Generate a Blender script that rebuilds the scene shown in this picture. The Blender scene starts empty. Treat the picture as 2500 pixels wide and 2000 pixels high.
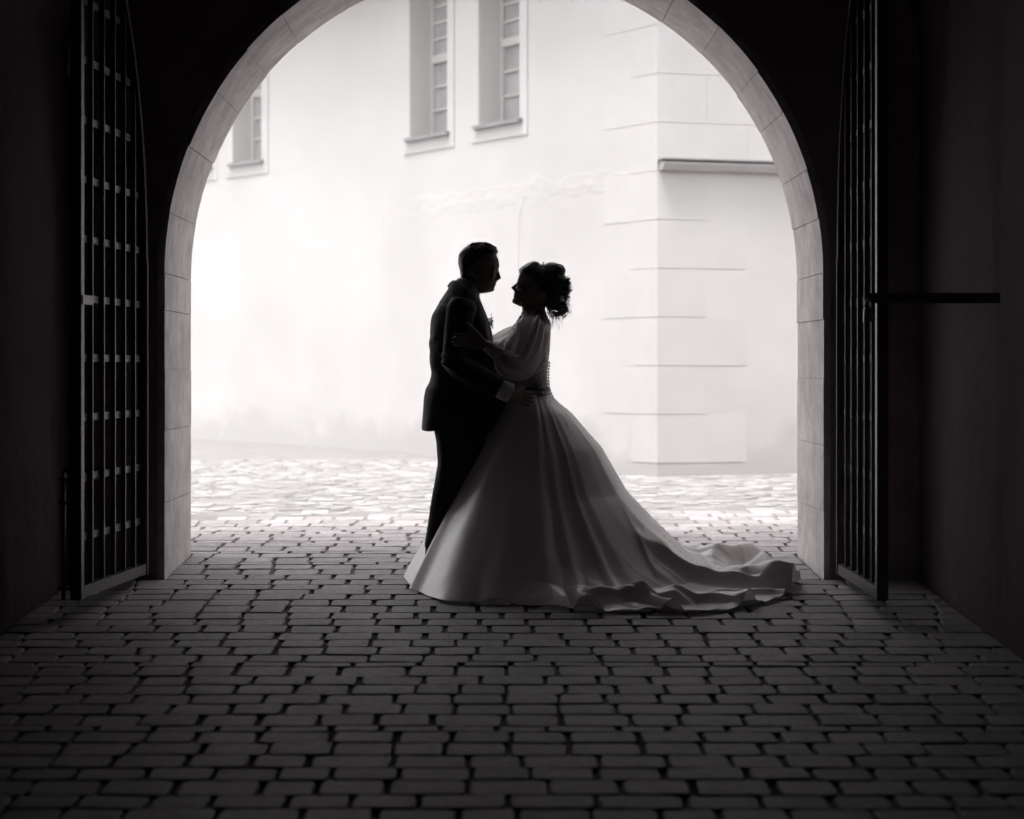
import bpy, bmesh, math, random
import numpy as np
from mathutils import Vector, Matrix, noise as mnoise

random.seed(7)
rng = np.random.default_rng(7)
S = bpy.context.scene
COL = S.collection

# ------------------------------------------------------------------ camera, sky, sun, exposure
F, CX, HZ, CAMZ = 5200.0, 1206.0, 900.0, 1.133      # focal length and axis in photo pixels, eye height in metres
cam = bpy.data.cameras.new('camera')
cam.sensor_width = 36.0
cam.lens = 36.0 * F / 2500.0
cam.shift_x = (1250.0 - CX) / 2500.0
cam.shift_y = (HZ - 1000.0) / 2500.0
cam.clip_start, cam.clip_end = 0.1, 500.0
cam.dof.use_dof = True
cam.dof.focus_distance = 11.3
cam.dof.aperture_fstop = 2.0
co = bpy.data.objects.new('camera', cam)
co.location = (0, 0, CAMZ)
co.rotation_euler = (math.radians(90), 0, 0)
COL.objects.link(co)
S.camera = co

SUN_EL, SUN_AZ = 74.0, 207.0       # high soft sun behind thin cloud, over the gatehouse from the left
w = bpy.data.worlds.new('World')
S.world = w
w.use_nodes = True
wn, wl = w.node_tree.nodes, w.node_tree.links
bg = wn['Background']
sky = wn.new('ShaderNodeTexSky')
sky.sky_type = 'NISHITA'
sky.sun_disc = False
sky.sun_elevation = math.radians(SUN_EL)
sky.sun_rotation = math.radians(SUN_AZ)
sky.dust_density = 4.0
hs = wn.new('ShaderNodeHueSaturation')      # overcast: hardly any blue left
hs.inputs['Saturation'].default_value = 0.03
wl.new(sky.outputs[0], hs.inputs['Color'])
wl.new(hs.outputs[0], bg.inputs['Color'])
bg.inputs['Strength'].default_value = 0.15
sd = bpy.data.lights.new('sun', 'SUN')
sd.energy = 1.5
sd.angle = math.radians(20)
sd.color = (1.0, 0.975, 0.95)
so = bpy.data.objects.new('sun', sd)
_el, _az = math.radians(SUN_EL), math.radians(SUN_AZ)
_dir = Vector((math.sin(_az) * math.cos(_el), math.cos(_az) * math.cos(_el), math.sin(_el)))
so.rotation_euler = _dir.to_track_quat('Z', 'Y').to_euler()
so.location = (0, 0, 20)
COL.objects.link(so)
S.view_settings.view_transform = 'Standard'
S.view_settings.look = 'None'
S.view_settings.exposure = 2.6
S.view_settings.gamma = 1.0
S.view_settings.use_curve_mapping = False
S.render.engine = 'CYCLES'
S.cycles.use_denoising = True
S.cycles.max_bounces = 10
S.cycles.diffuse_bounces = 6
S.cycles.volume_bounces = 0
S.cycles.transparent_max_bounces = 16

# ------------------------------------------------------------------ materials
def new_mat(name):
    m = bpy.data.materials.new(name)
    m.use_nodes = True
    return m, m.node_tree.nodes, m.node_tree.links, m.node_tree.nodes['Principled BSDF']

def mat(name, col, rough=0.8, spec=0.3, var=0.0, scale=6.0, bump=0.0, bscale=60.0, streak=0.0, island=0.0, metal=0.0, sheen=0.0):
    m, N, L, B = new_mat(name)
    B.inputs['Roughness'].default_value = rough
    B.inputs['Specular IOR Level'].default_value = spec
    B.inputs['Metallic'].default_value = metal
    B.inputs['Base Color'].default_value = (*col, 1)
    if sheen:
        B.inputs['Sheen Weight'].default_value = sheen
        B.inputs['Sheen Roughness'].default_value = 0.4
    geo = N.new('ShaderNodeNewGeometry')
    fac = None
    if var:
        n = N.new('ShaderNodeTexNoise')
        n.inputs['Scale'].default_value = scale
        n.inputs['Detail'].default_value = 7
        n.inputs['Roughness'].default_value = 0.62
        L.new(geo.outputs['Position'], n.inputs['Vector'])
        mr = N.new('ShaderNodeMapRange')
        mr.inputs['From Min'].default_value = 0.3
        mr.inputs['From Max'].default_value = 0.7
        mr.inputs['To Min'].default_value = 1 - var
        mr.inputs['To Max'].default_value = 1 + var
        L.new(n.outputs['Fac'], mr.inputs['Value'])
        fac = mr.outputs[0]
    if streak:
        mp = N.new('ShaderNodeMapping')
        mp.inputs['Scale'].default_value = (48, 48, 9)
        L.new(geo.outputs['Position'], mp.inputs['Vector'])
        n2 = N.new('ShaderNodeTexNoise')
        n2.inputs['Scale'].default_value = 1.0
        n2.inputs['Detail'].default_value = 6
        L.new(mp.outputs[0], n2.inputs['Vector'])
        mr2 = N.new('ShaderNodeMapRange')
        mr2.inputs['From Min'].default_value = 0.56
        mr2.inputs['From Max'].default_value = 0.72
        mr2.inputs['To Min'].default_value = 1.0
        mr2.inputs['To Max'].default_value = 1.0 - streak
        L.new(n2.outputs['Fac'], mr2.inputs['Value'])
        if fac is None: fac = mr2.outputs[0]
        else:
            mu = N.new('ShaderNodeMath'); mu.operation = 'MULTIPLY'
            L.new(fac, mu.inputs[0]); L.new(mr2.outputs[0], mu.inputs[1]); fac = mu.outputs[0]
    if island:
        oi = N.new('ShaderNodeObjectInfo')
        ad = N.new('ShaderNodeMath'); ad.operation = 'ADD'
        L.new(geo.outputs['Random Per Island'], ad.inputs[0]); L.new(oi.outputs['Random'], ad.inputs[1])
        fr = N.new('ShaderNodeMath'); fr.operation = 'FRACT'
        L.new(ad.outputs[0], fr.inputs[0])
        mr3 = N.new('ShaderNodeMapRange')
        mr3.inputs['To Min'].default_value = 1 - island
        mr3.inputs['To Max'].default_value = 1 + island
        L.new(fr.outputs[0], mr3.inputs['Value'])
        if fac is None: fac = mr3.outputs[0]
        else:
            mu = N.new('ShaderNodeMath'); mu.operation = 'MULTIPLY'
            L.new(fac, mu.inputs[0]); L.new(mr3.outputs[0], mu.inputs[1]); fac = mu.outputs[0]
    if fac is not None:
        vm = N.new('ShaderNodeVectorMath'); vm.operation = 'SCALE'
        vm.inputs[0].default_value = col
        L.new(fac, vm.inputs['Scale'])
        L.new(vm.outputs[0], B.inputs['Base Color'])
    if bump:
        nb = N.new('ShaderNodeTexNoise')
        nb.inputs['Scale'].default_value = bscale
        nb.inputs['Detail'].default_value = 8
        nb.inputs['Roughness'].default_value = 0.65
        L.new(geo.outputs['Position'], nb.inputs['Vector'])
        bp = N.new('ShaderNodeBump')
        bp.inputs['Strength'].default_value = 1.0
        bp.inputs['Distance'].default_value = bump
        L.new(nb.outputs['Fac'], bp.inputs['Height'])
        L.new(bp.outputs[0], B.inputs['Normal'])
    return m

M = {}
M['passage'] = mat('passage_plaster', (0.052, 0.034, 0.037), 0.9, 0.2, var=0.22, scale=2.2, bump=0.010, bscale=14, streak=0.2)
M['endwall'] = mat('end_wall_plaster', (0.34, 0.235, 0.25), 0.9, 0.2, var=0.2, scale=2.0, bump=0.012, bscale=16, streak=0.2)
M['voussoir'] = mat('dressed_stone', (0.475, 0.437, 0.44), 0.85, 0.25, var=0.26, scale=7.0, bump=0.006, bscale=45, streak=0.3, island=0.05)
M['sett'] = mat('sett_stone', (0.197, 0.181, 0.185), 0.58, 0.32, var=0.34, scale=22, bump=0.007, bscale=85, island=0.24)
M['soil'] = mat('joint_soil', (0.075, 0.06, 0.058), 1.0, 0.1, var=0.5, scale=60, bump=0.01, bscale=120)
M['rubble'] = mat('cobble_stone', (0.185, 0.179, 0.179), 0.85, 0.2, var=0.18, scale=9, bump=0.004, bscale=60, island=0.12)
M['iron'] = mat('gate_iron', (0.048, 0.041, 0.042), 0.4, 0.45, var=0.25, scale=20, bump=0.0015, bscale=120)
M['padlock'] = mat('padlock_steel', (0.35, 0.33, 0.33), 0.35, 0.5, metal=0.7)
M['quoin'] = mat('quoin_plaster', (0.350, 0.340, 0.340), 0.9, 0.2, var=0.04, scale=3, bump=0.0012, bscale=30)
M['window'] = mat('window_paint', (0.32, 0.311, 0.311), 0.6, 0.3, var=0.05, scale=8)
M['pane'] = mat('window_glass', (0.21, 0.205, 0.207), 0.15, 0.5, var=0.3, scale=2.6)
M['metal'] = mat('sill_metal', (0.13, 0.125, 0.127), 0.6, 0.4, var=0.2, scale=10)
M['shading_roof'] = mat('shading_roof_wood', (0.085, 0.07, 0.068), 0.9, 0.2)  # for the unseen roof that holds back skylight
M['suit'] = mat('suit_wool', (0.010, 0.009, 0.0095), 0.85, 0.25, bump=0.003, bscale=25, sheen=0.25)
M['trouser'] = mat('trouser_wool', (0.009, 0.008, 0.0085), 0.85, 0.25, bump=0.004, bscale=12, sheen=0.15)
M['shirt'] = mat('shirt_cotton', (0.72, 0.69, 0.69), 0.8, 0.25)
M['skin'] = mat('skin', (0.26, 0.19, 0.178), 0.5, 0.4, var=0.05, scale=30)
M['hair'] = mat('dark_hair', (0.022, 0.017, 0.016), 0.45, 0.5, var=0.3, scale=90)
M['shoe'] = mat('shoe_leather', (0.01, 0.009, 0.009), 0.3, 0.5)
M['eye'] = mat('eye', (0.25, 0.23, 0.23), 0.15, 0.5)
M['belt'] = mat('belt_ribbon', (0.02, 0.017, 0.018), 0.5, 0.4)
M['satin'] = mat('white_satin', (0.80, 0.745, 0.75), 0.3, 0.5, var=0.02, scale=3, bump=0.002, bscale=9, sheen=0.15)
def translucent(m, amount):
    N, L = m.node_tree.nodes, m.node_tree.links
    tl = N.new('ShaderNodeBsdfTranslucent'); tl.inputs['Color'].default_value = (0.7, 0.66, 0.66, 1)
    mx = N.new('ShaderNodeMixShader'); mx.inputs[0].default_value = amount
    L.new(N['Principled BSDF'].outputs[0], mx.inputs[1]); L.new(tl.outputs[0], mx.inputs[2])
    L.new(mx.outputs[0], N['Material Output'].inputs['Surface'])
translucent(M['satin'], 0.14)
M['button'] = mat('covered_button', (0.20, 0.18, 0.18), 0.45, 0.5)
M['petal'] = mat('boutonniere_petal', (0.55, 0.52, 0.52), 0.8, 0.3, var=0.3, scale=60)
M['crystal'] = mat('tiara_crystal', (0.5, 0.48, 0.48), 0.15, 0.6, metal=0.8)

def lace_mat(name, col, alpha):
    m, N, L, B = new_mat(name)
    B.inputs['Roughness'].default_value = 0.6
    B.inputs['Specular IOR Level'].default_value = 0.4
    geo = N.new('ShaderNodeNewGeometry')
    v = N.new('ShaderNodeTexVoronoi'); v.feature = 'DISTANCE_TO_EDGE'
    v.inputs['Scale'].default_value = 42
    n = N.new('ShaderNodeTexNoise'); n.inputs['Scale'].default_value = 28; n.inputs['Detail'].default_value = 4
    L.new(geo.outputs['Position'], n.inputs['Vector'])
    mx = N.new('ShaderNodeMix'); mx.data_type = 'VECTOR'; mx.inputs[0].default_value = 0.06
    L.new(geo.outputs['Position'], mx.inputs[4]); L.new(n.outputs['Color'], mx.inputs[5])
    L.new(mx.outputs[1], v.inputs['Vector'])
    cr = N.new('ShaderNodeValToRGB')
    cr.color_ramp.elements[0].position = 0.02; cr.color_ramp.elements[0].color = (*col, 1)
    cr.color_ramp.elements[1].position = 0.16; cr.color_ramp.elements[1].color = (*[c * 0.5 for c in col], 1)
    L.new(v.outputs['Distance'], cr.inputs[0])
    L.new(cr.outputs[0], B.inputs['Base Color'])
    bp = N.new('ShaderNodeBump'); bp.inputs['Distance'].default_value = 0.006; bp.invert = True
    L.new(v.outputs['Distance'], bp.inputs['Height']); L.new(bp.outputs[0], B.inputs['Normal'])
    # tiny bright sequins scattered through the lace
    w2 = N.new('ShaderNodeTexVoronoi'); w2.inputs['Scale'].default_value = 75
    L.new(geo.outputs['Position'], w2.inputs['Vector'])
    lt = N.new('ShaderNodeMath'); lt.operation = 'LESS_THAN'; lt.inputs[1].default_value = 0.16
    L.new(w2.outputs['Distance'], lt.inputs[0])
    L.new(lt.outputs[0], B.inputs['Coat Weight'])
    rr = N.new('ShaderNodeMapRange'); rr.inputs['To Min'].default_value = 0.6; rr.inputs['To Max'].default_value = 0.15
    L.new(lt.outputs[0], rr.inputs['Value']); L.new(rr.outputs[0], B.inputs['Roughness'])
    return m
M['lace'] = lace_mat('lace', (0.62, 0.57, 0.575), 1.0)

def sheer_mat(name, col, dens):
    m, N, L, B = new_mat(name)
    out = N['Material Output']
    B.inputs['Base Color'].default_value = (*col, 1)
    B.inputs['Roughness'].default_value = 0.5
    tl = N.new('ShaderNodeBsdfTranslucent'); tl.inputs['Color'].default_value = (*col, 1)
    tr = N.new('ShaderNodeBsdfTransparent')
    m1 = N.new('ShaderNodeMixShader'); m1.inputs[0].default_value = 0.3
    L.new(B.outputs[0], m1.inputs[1]); L.new(tl.outputs[0], m1.inputs[2])
    # cloth seen edge-on looks denser
    lw = N.new('ShaderNodeLayerWeight'); lw.inputs['Blend'].default_value = 0.45
    mr = N.new('ShaderNodeMapRange'); mr.inputs['To Min'].default_value = dens; mr.inputs['To Max'].default_value = 0.98
    L.new(lw.outputs['Facing'], mr.inputs['Value'])
    m2 = N.new('ShaderNodeMixShader')
    L.new(mr.outputs[0], m2.inputs[0]); L.new(tr.outputs[0], m2.inputs[1]); L.new(m1.outputs[0], m2.inputs[2])
    L.new(m2.outputs[0], out.inputs['Surface'])
    return m
M['chiffon'] = sheer_mat('sleeve_chiffon', (0.56, 0.51, 0.515), 0.55)

def plaster_mat():
    m, N, L, B = new_mat('old_wall_plaster')
    B.inputs['Roughness'].default_value = 0.92
    B.inputs['Specular IOR Level'].default_value = 0.2
    geo = N.new('ShaderNodeNewGeometry')
    n1 = N.new('ShaderNodeTexNoise'); n1.inputs['Scale'].default_value = 0.9; n1.inputs['Detail'].default_value = 6
    n2 = N.new('ShaderNodeTexNoise'); n2.inputs['Scale'].default_value = 1.7; n2.inputs['Detail'].default_value = 8; n2.inputs['Roughness'].default_value = 0.6
    L.new(geo.outputs['Position'], n1.inputs['Vector']); L.new(geo.outputs['Position'], n2.inputs['Vector'])
    sx = N.new('ShaderNodeSeparateXYZ'); L.new(geo.outputs['Position'], sx.inputs[0])
    # fallen plaster along the foot of the wall: a ragged edge about half a metre up
    a = N.new('ShaderNodeMath'); a.operation = 'MULTIPLY_ADD'; a.inputs[1].default_value = 1.5; a.inputs[2].default_value = -0.16
    L.new(n2.outputs['Fac'], a.inputs[0])
    b = N.new('ShaderNodeMath'); b.operation = 'SUBTRACT'
    L.new(a.outputs[0], b.inputs[0]); L.new(sx.outputs['Z'], b.inputs[1])
    mr = N.new('ShaderNodeMapRange'); mr.inputs['From Min'].default_value = -0.12; mr.inputs['From Max'].default_value = 0.10
    L.new(b.outputs[0], mr.inputs['Value'])
    base = N.new('ShaderNodeValToRGB')
    base.color_ramp.elements[0].position = 0.3; base.color_ramp.elements[0].color = (0.325, 0.315, 0.315, 1)
    base.color_ramp.elements[1].position = 0.7; base.color_ramp.elements[1].color = (0.370, 0.360, 0.360, 1)
    L.new(n1.outputs['Fac'], base.inputs[0])
    mx = N.new('ShaderNodeMix'); mx.data_type = 'RGBA'
    mx.inputs[7].default_value = (0.295, 0.285, 0.285, 1)
    L.new(mr.outputs[0], mx.inputs[0]); L.new(base.outputs[0], mx.inputs[6])
    L.new(mx.outputs[2], B.inputs['Base Color'])
    bp = N.new('ShaderNodeBump'); bp.inputs['Distance'].default_value = 0.008
    L.new(n2.outputs['Fac'], bp.inputs['Height']); L.new(bp.outputs[0], B.inputs['Normal'])
    return m
M['plaster'] = plaster_mat()

def ground_mat():
    m, N, L, B = new_mat('ground_earth')
    B.inputs['Roughness'].default_value = 0.95
    B.inputs['Specular IOR Level'].default_value = 0.15
    geo = N.new('ShaderNodeNewGeometry')
    sx = N.new('ShaderNodeSeparateXYZ'); L.new(geo.outputs['Position'], sx.inputs[0])
    n = N.new('ShaderNodeTexNoise'); n.inputs['Scale'].default_value = 5; n.inputs['Detail'].default_value = 8
    L.new(geo.outputs['Position'], n.inputs['Vector'])
    n2 = N.new('ShaderNodeTexNoise'); n2.inputs['Scale'].default_value = 90; n2.inputs['Detail'].default_value = 6
    L.new(geo.outputs['Position'], n2.inputs['Vector'])
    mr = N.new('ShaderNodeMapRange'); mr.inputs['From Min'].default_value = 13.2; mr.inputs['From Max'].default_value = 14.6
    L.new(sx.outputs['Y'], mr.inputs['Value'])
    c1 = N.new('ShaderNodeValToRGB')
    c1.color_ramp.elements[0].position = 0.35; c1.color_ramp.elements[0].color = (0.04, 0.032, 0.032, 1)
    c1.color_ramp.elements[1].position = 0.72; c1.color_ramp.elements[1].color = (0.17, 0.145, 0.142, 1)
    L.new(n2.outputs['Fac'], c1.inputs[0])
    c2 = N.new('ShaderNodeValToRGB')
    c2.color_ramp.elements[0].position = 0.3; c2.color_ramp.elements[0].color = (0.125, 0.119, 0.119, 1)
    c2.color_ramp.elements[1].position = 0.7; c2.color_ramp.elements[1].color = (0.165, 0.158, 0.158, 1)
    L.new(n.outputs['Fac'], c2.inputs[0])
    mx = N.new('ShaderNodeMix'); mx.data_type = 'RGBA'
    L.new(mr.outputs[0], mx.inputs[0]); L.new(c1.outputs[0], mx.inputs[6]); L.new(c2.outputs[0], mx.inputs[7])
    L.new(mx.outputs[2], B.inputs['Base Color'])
    bp = N.new('ShaderNodeBump'); bp.inputs['Distance'].default_value = 0.012
    L.new(n2.outputs['Fac'], bp.inputs['Height']); L.new(bp.outputs[0], B.inputs['Normal'])
    return m
M['ground'] = ground_mat()

# ------------------------------------------------------------------ helpers
def wloc(o):
    v = Vector((0, 0, 0))
    while o is not None:
        v += o.location; o = o.parent
    return v

def link_mesh(name, verts, faces, m, parent=None, smooth=False, origin=None):
    """One mesh object; verts are world coordinates."""
    base = wloc(parent) if parent is not None else Vector((0, 0, 0))
    loc = Vector(origin) if origin is not None else base
    v = np.asarray(verts, dtype=float) - np.array(loc)
    me = bpy.data.meshes.new(name)
    me.from_pydata(v.tolist(), [], [list(map(int, f)) for f in faces])
    me.validate()
    if smooth:
        me.polygons.foreach_set('use_smooth', [True] * len(me.polygons))
    me.materials.append(m)
    o = bpy.data.objects.new(name, me)
    COL.objects.link(o)
    if parent is not None:
        o.parent = parent
        o.location = loc - base
    else:
        o.location = loc
    return o

class MB:
    def __init__(s): s.v, s.f = [], []
    def add(s, verts, faces):
        n = len(s.v)
        s.v += [tuple(p) for p in verts]
        s.f += [[i + n for i in f] for f in faces]
        return s
    def box(s, a, b):
        (x0, y0, z0), (x1, y1, z1) = a, b
        return s.add([(x0,y0,z0),(x1,y0,z0),(x1,y1,z0),(x0,y1,z0),(x0,y0,z1),(x1,y0,z1),(x1,y1,z1),(x0,y1,z1)],
                     [(0,3,2,1),(4,5,6,7),(0,1,5,4),(1,2,6,5),(2,3,7,6),(3,0,4,7)])
    def obox(s, o, ax, ay, az):
        """box from corner o along three edge vectors"""
        o, ax, ay, az = map(Vector, (o, ax, ay, az))
        p = [o, o+ax, o+ax+ay, o+ay, o+az, o+ax+az, o+ax+ay+az, o+ay+az]
        f = [(0,3,2,1),(4,5,6,7),(0,1,5,4),(1,2,6,5),(2,3,7,6),(3,0,4,7)]
        if ax.cross(ay).dot(az) < 0: f = [q[::-1] for q in f]
        return s.add(p, f)
    def rings(s, rings, cap=True, closed=True):
        n = len(rings[0]); k0 = len(s.v)
        for r in rings: s.v += [tuple(p) for p in r]
        for i in range(len(rings) - 1):
            for j in range(n if closed else n - 1):
                a = k0 + i * n + j; b = k0 + i * n + (j + 1) % n
                s.f.append([a, b, b + n, a + n])
        if cap and closed:
            s.f.append(list(range(k0, k0 + n))[::-1])
            e = k0 + (len(rings) - 1) * n
            s.f.append(list(range(e, e + n)))
        return s
    def tube(s, pts, rad, n=8, flat=None, up=None):
        """tube through points with a radius per point; flat = (scale of second axis)"""
        pts = [Vector(p) for p in pts]
        if not hasattr(rad, '__len__'): rad = [rad] * len(pts)
        T = []
        for i in range(len(pts)):
            a = pts[max(0, i - 1)]; b = pts[min(len(pts) - 1, i + 1)]
            T.append((b - a).normalized())
        ref = Vector(up) if up is not None else (Vector((0, 0, 1)) if abs(T[0].z) < 0.9 else Vector((1, 0, 0)))
        N_ = (ref - T[0] * ref.dot(T[0])).normalized()
        rs = []
        for i, p in enumerate(pts):
            N_ = (N_ - T[i] * N_.dot(T[i])).normalized()
            Bn = T[i].cross(N_)
            fl = 1.0 if flat is None else flat
            rs.append([p + N_ * (math.cos(q) * rad[i] * fl) + Bn * (math.sin(q) * rad[i]) for q in [2*math.pi*k/n for k in range(n)]])
        return s.rings(rs)
    def ball(s, c, r, nu=10, nv=7, sc=(1, 1, 1), rot=None):
        c = Vector(c); rs = []
        for i in range(nv + 1):
            ph = -math.pi/2 + math.pi * (0.02 + 0.96 * i / nv)
            ring = []
            for k in range(nu):
                q = 2*math.pi*k/nu
                p = Vector((math.cos(ph)*math.cos(q)*r*sc[0], math.cos(ph)*math.sin(q)*r*sc[1], math.sin(ph)*r*sc[2]))
                if rot is not None: p = rot @ p
                ring.append(c + p)
            rs.append(ring)
        return s.rings(rs)
    def build(s, name, m, parent=None, smooth=False, origin=None):
        return link_mesh(name, s.v, s.f, m, parent, smooth, origin)

def remeshed(mb, name, m, parent, voxel, smooth_it=4, disp=None):
    """fuse overlapping volumes into one continuous surface"""
    o = mb.build('tmp', m)
    md = o.modifiers.new('r', 'REMESH'); md.mode = 'VOXEL'; md.voxel_size = voxel; md.adaptivity = 0
    ms = o.modifiers.new('s', 'SMOOTH'); ms.factor = 0.5; ms.iterations = smooth_it
    dg = bpy.context.evaluated_depsgraph_get()
    me = bpy.data.meshes.new_from_object(o.evaluated_get(dg))
    bpy.data.objects.remove(o)
    me.name = name
    n = len(me.vertices)
    co_ = np.empty(n * 3); me.vertices.foreach_get('co', co_); co_ = co_.reshape(-1, 3)
    if disp is not None:
        nr = np.empty(n * 3); me.vertex_normals.foreach_get('vector', nr); nr = nr.reshape(-1, 3)
        co_ = co_ + nr * disp(co_)[:, None]
    co_ = co_ - np.array(wloc(parent))
    me.vertices.foreach_set('co', co_.ravel())
    me.polygons.foreach_set('use_smooth', [True] * len(me.polygons))
    me.materials.clear(); me.materials.append(m)
    me.update()
    r = bpy.data.objects.new(name, me); COL.objects.link(r); r.parent = parent
    return r

def vnoise(co_, scale, seed=0.0):
    return np.array([mnoise.noise(Vector((p[0]*scale + seed, p[1]*scale, p[2]*scale))) for p in co_])

def tag(o, label=None, cat=None, group=None, kind=None):
    if label: o['label'] = label
    if cat: o['category'] = cat
    if group: o['group'] = group
    if kind: o['kind'] = kind
    return o

def empty(name, loc):
    o = bpy.data.objects.new(name, None); COL.objects.link(o); o.location = loc; o.empty_display_size = 0.2
    return o

def P(px, py, d):
    """photo position and distance -> point in the place"""
    return Vector(((px - CX) * d / F, d, CAMZ + (HZ - py) * d / F))

def interp(x, xs, ys): return float(np.interp(x, xs, ys))

D1, D2 = 11.5, 12.49            # inner and outer face of the gate arch
AR, AZ, AK = 1.776, 1.65, 1.022 # arch radius, springing height, slight stilt of the curve
XL, XR = -2.28, 2.295           # passage side walls

def zsurf(x, d):
    """top of the paving: climbs towards the arch, levels out in the courtyard"""
    if d < 16.6: z = 0.0471 * d
    elif d < 17.8:
        q = (d - 16.6) / 1.2
        z = 0.0471 * 16.6 + 1.2 * (0.0471 * q - 0.5 * 0.0341 * q * q)
    else: z = 0.0471 * 16.6 + 1.2 * (0.0471 - 0.5 * 0.0341) + 0.013 * (min(d, 40) - 17.8)
    return z - 1.675 + CAMZ

# ------------------------------------------------------------------ ground sheet
gx = np.concatenate([np.linspace(-150, -8, 8)[:-1], np.linspace(-8, 8, 33), np.linspace(8, 150, 8)[1:]])
gy = np.concatenate([np.linspace(-12, 4, 9)[:-1], np.linspace(4, 24, 61), np.linspace(24, 200, 12)[1:]])
gv = [(x, y, zsurf(x, y) - (0.015 if y < 14.3 else 0.004)) for y in gy for x in gx]
nx = len(gx)
gf = [(j*nx+i, j*nx+i+1, (j+1)*nx+i+1, (j+1)*nx+i) for j in range(len(gy)-1) for i in range(nx-1)]
ground = link_mesh('ground', gv, gf, M['ground'], smooth=True)
tag(ground, kind='structure')

# ------------------------------------------------------------------ gatehouse
gate_house = empty('gatehouse', (0, D1, zsurf(0, D1)))
tag(gate_house, 'dark vaulted gateway passage with a rounded stone arch opening onto the bright courtyard', 'gateway')

def arch_pts(r, n, zlow):
    pts = [(-r, zlow)]
    for i in range(n + 1):
        a = math.pi - math.pi * i / n
        pts.append((r * math.cos(a), AZ + AK * r * math.sin(a)))
    pts.append((r, zlow))
    return pts
RO = AR + 0.009
hole = arch_pts(RO, 48, -0.4)
OUT_X, OUT_Z = 9.0, 4.3
outer = [(-OUT_X, -0.4)]
for (x, z) in hole[1:-1]:
    dx, dz = x, max(z - AZ, 1e-4)
    k = min(OUT_X / max(abs(dx), 1e-6), (OUT_Z - AZ) / dz)
    outer.append((dx * k, AZ + dz * k))
outer.append((OUT_X, -0.4))
mb = MB()
n = len(hole)
for (y, flip) in ((D1, False), (D2, True)):
    vs = [(x, y, z) for x, z in hole] + [(x, y, z) for x, z in outer]
    fs = [(i, i + 1, n + i + 1, n + i) for i in range(n - 1)]
    mb.add(vs, [f if flip else f[::-1] for f in fs])
mb.add([(x, D1, z) for x, z in hole] + [(x, D2, z) for x, z in hole], [(i, i + 1, n + i + 1, n + i) for i in range(n - 1)])
mb.add([(x, D1, z) for x, z in outer] + [(x, D2, z) for x, z in outer], [(i, i + 1, n + i + 1, n + i)[::-1] for i in range(n - 1)])
mb.build('end_wall', M['endwall'], gate_house)

# dressed stones of the arch: one wedge each, with open joints between
NV = 19
def wedge(a0, a1, r0, r1, y0, y1):
    m_ = MB(); rs = []
    for i in range(5):
        a = a0 + (a1 - a0) * i / 4
        c, s_ = math.cos(a), math.sin(a) * AK
        rs.append([(r0*c, y0, AZ+r0*s_), (r1*c, y0, AZ+r1*s_), (r1*c, y1, AZ+r1*s_), (r0*c, y1, AZ+r0*s_)])
    return m_.rings(rs)
cuts = [0.0]
for i in range(NV): cuts.append(cuts[-1] + random.uniform(0.8, 1.2))
cuts = [c / cuts[-1] * math.pi for c in cuts]
for i in range(NV):
    e = 0.0008
    jr = random.uniform(-0.004, 0.004)
    wedge(cuts[i] + e, cuts[i+1] - e, AR + jr, AR + 0.038, D1 - 0.012 + random.uniform(-0.003, 0.003), D2 - 0.004).build('voussoir', M['voussoir'], gate_house)
for sgn in (-1, 1):
    zz = zsurf(0, D1) - 0.05
    tops = [0.41, 0.80, 1.13, 1.45, AZ] if sgn < 0 else [0.36, 0.72, 1.08, 1.40, AZ]
    z0 = zz - 0.1
    for zt in tops:
        xi = AR + random.uniform(-0.004, 0.004)
        a, b = sorted((sgn * xi, sgn * (AR + 0.038)))
        MB().box((a, D1 - 0.012 + random.uniform(-0.003, 0.003), z0), (b, D2 - 0.004, zt - 0.003)).build('jamb_stone', M['voussoir'], gate_house)
        z0 = zt
# rough side walls (a grid so that the face can be uneven), right one with a shallow step
def rough_wall(name, x, y0, y1, z0, z1, inward, amp, m, back=0.4):
    ny, nz = max(2, int((y1 - y0) / 0.12)), max(2, int((z1 - z0) / 0.12))
    vs, fs = [], []
    for i in range(ny + 1):
        for k in range(nz + 1):
            y, z = y0 + (y1-y0)*i/ny, z0 + (z1-z0)*k/nz
            e = 0.0 if k in (0, nz) else mnoise.noise(Vector((y*1.7, z*1.7, x))) * amp + mnoise.noise(Vector((y*6, z*6, x+9))) * amp * 0.4
            vs.append((x + inward * e, y, z))
    for i in range(ny):
        for k in range(nz):
            a = i*(nz+1)+k
            q = (a, a+1, a+nz+2, a+nz+1)
            fs.append(q if inward < 0 else q[::-1])
    m_ = MB().add(vs, fs)
    for yy in (y0, y1):
        m_.add([(x, yy, z0), (x - inward*back, yy, z0), (x - inward*back, yy, z1), (x, yy, z1)], [(0,1,2,3)])
    return m_.build(name, m, gate_house, smooth=False)
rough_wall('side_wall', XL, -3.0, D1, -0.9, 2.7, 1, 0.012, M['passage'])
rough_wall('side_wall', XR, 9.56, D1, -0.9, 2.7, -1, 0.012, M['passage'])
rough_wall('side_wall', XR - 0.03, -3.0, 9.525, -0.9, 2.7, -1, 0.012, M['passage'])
# barrel vault over the passage
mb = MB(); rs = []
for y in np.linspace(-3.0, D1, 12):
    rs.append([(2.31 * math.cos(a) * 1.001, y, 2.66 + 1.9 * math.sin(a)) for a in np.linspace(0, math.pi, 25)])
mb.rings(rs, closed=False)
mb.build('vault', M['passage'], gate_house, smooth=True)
MB().box((-2.8, -3.4, -1.2), (2.8, -3.0, 5.0)).build('light_blocking_wall', M['passage'], gate_house)  # unseen wall added behind the camera to keep light out of the passage

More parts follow.
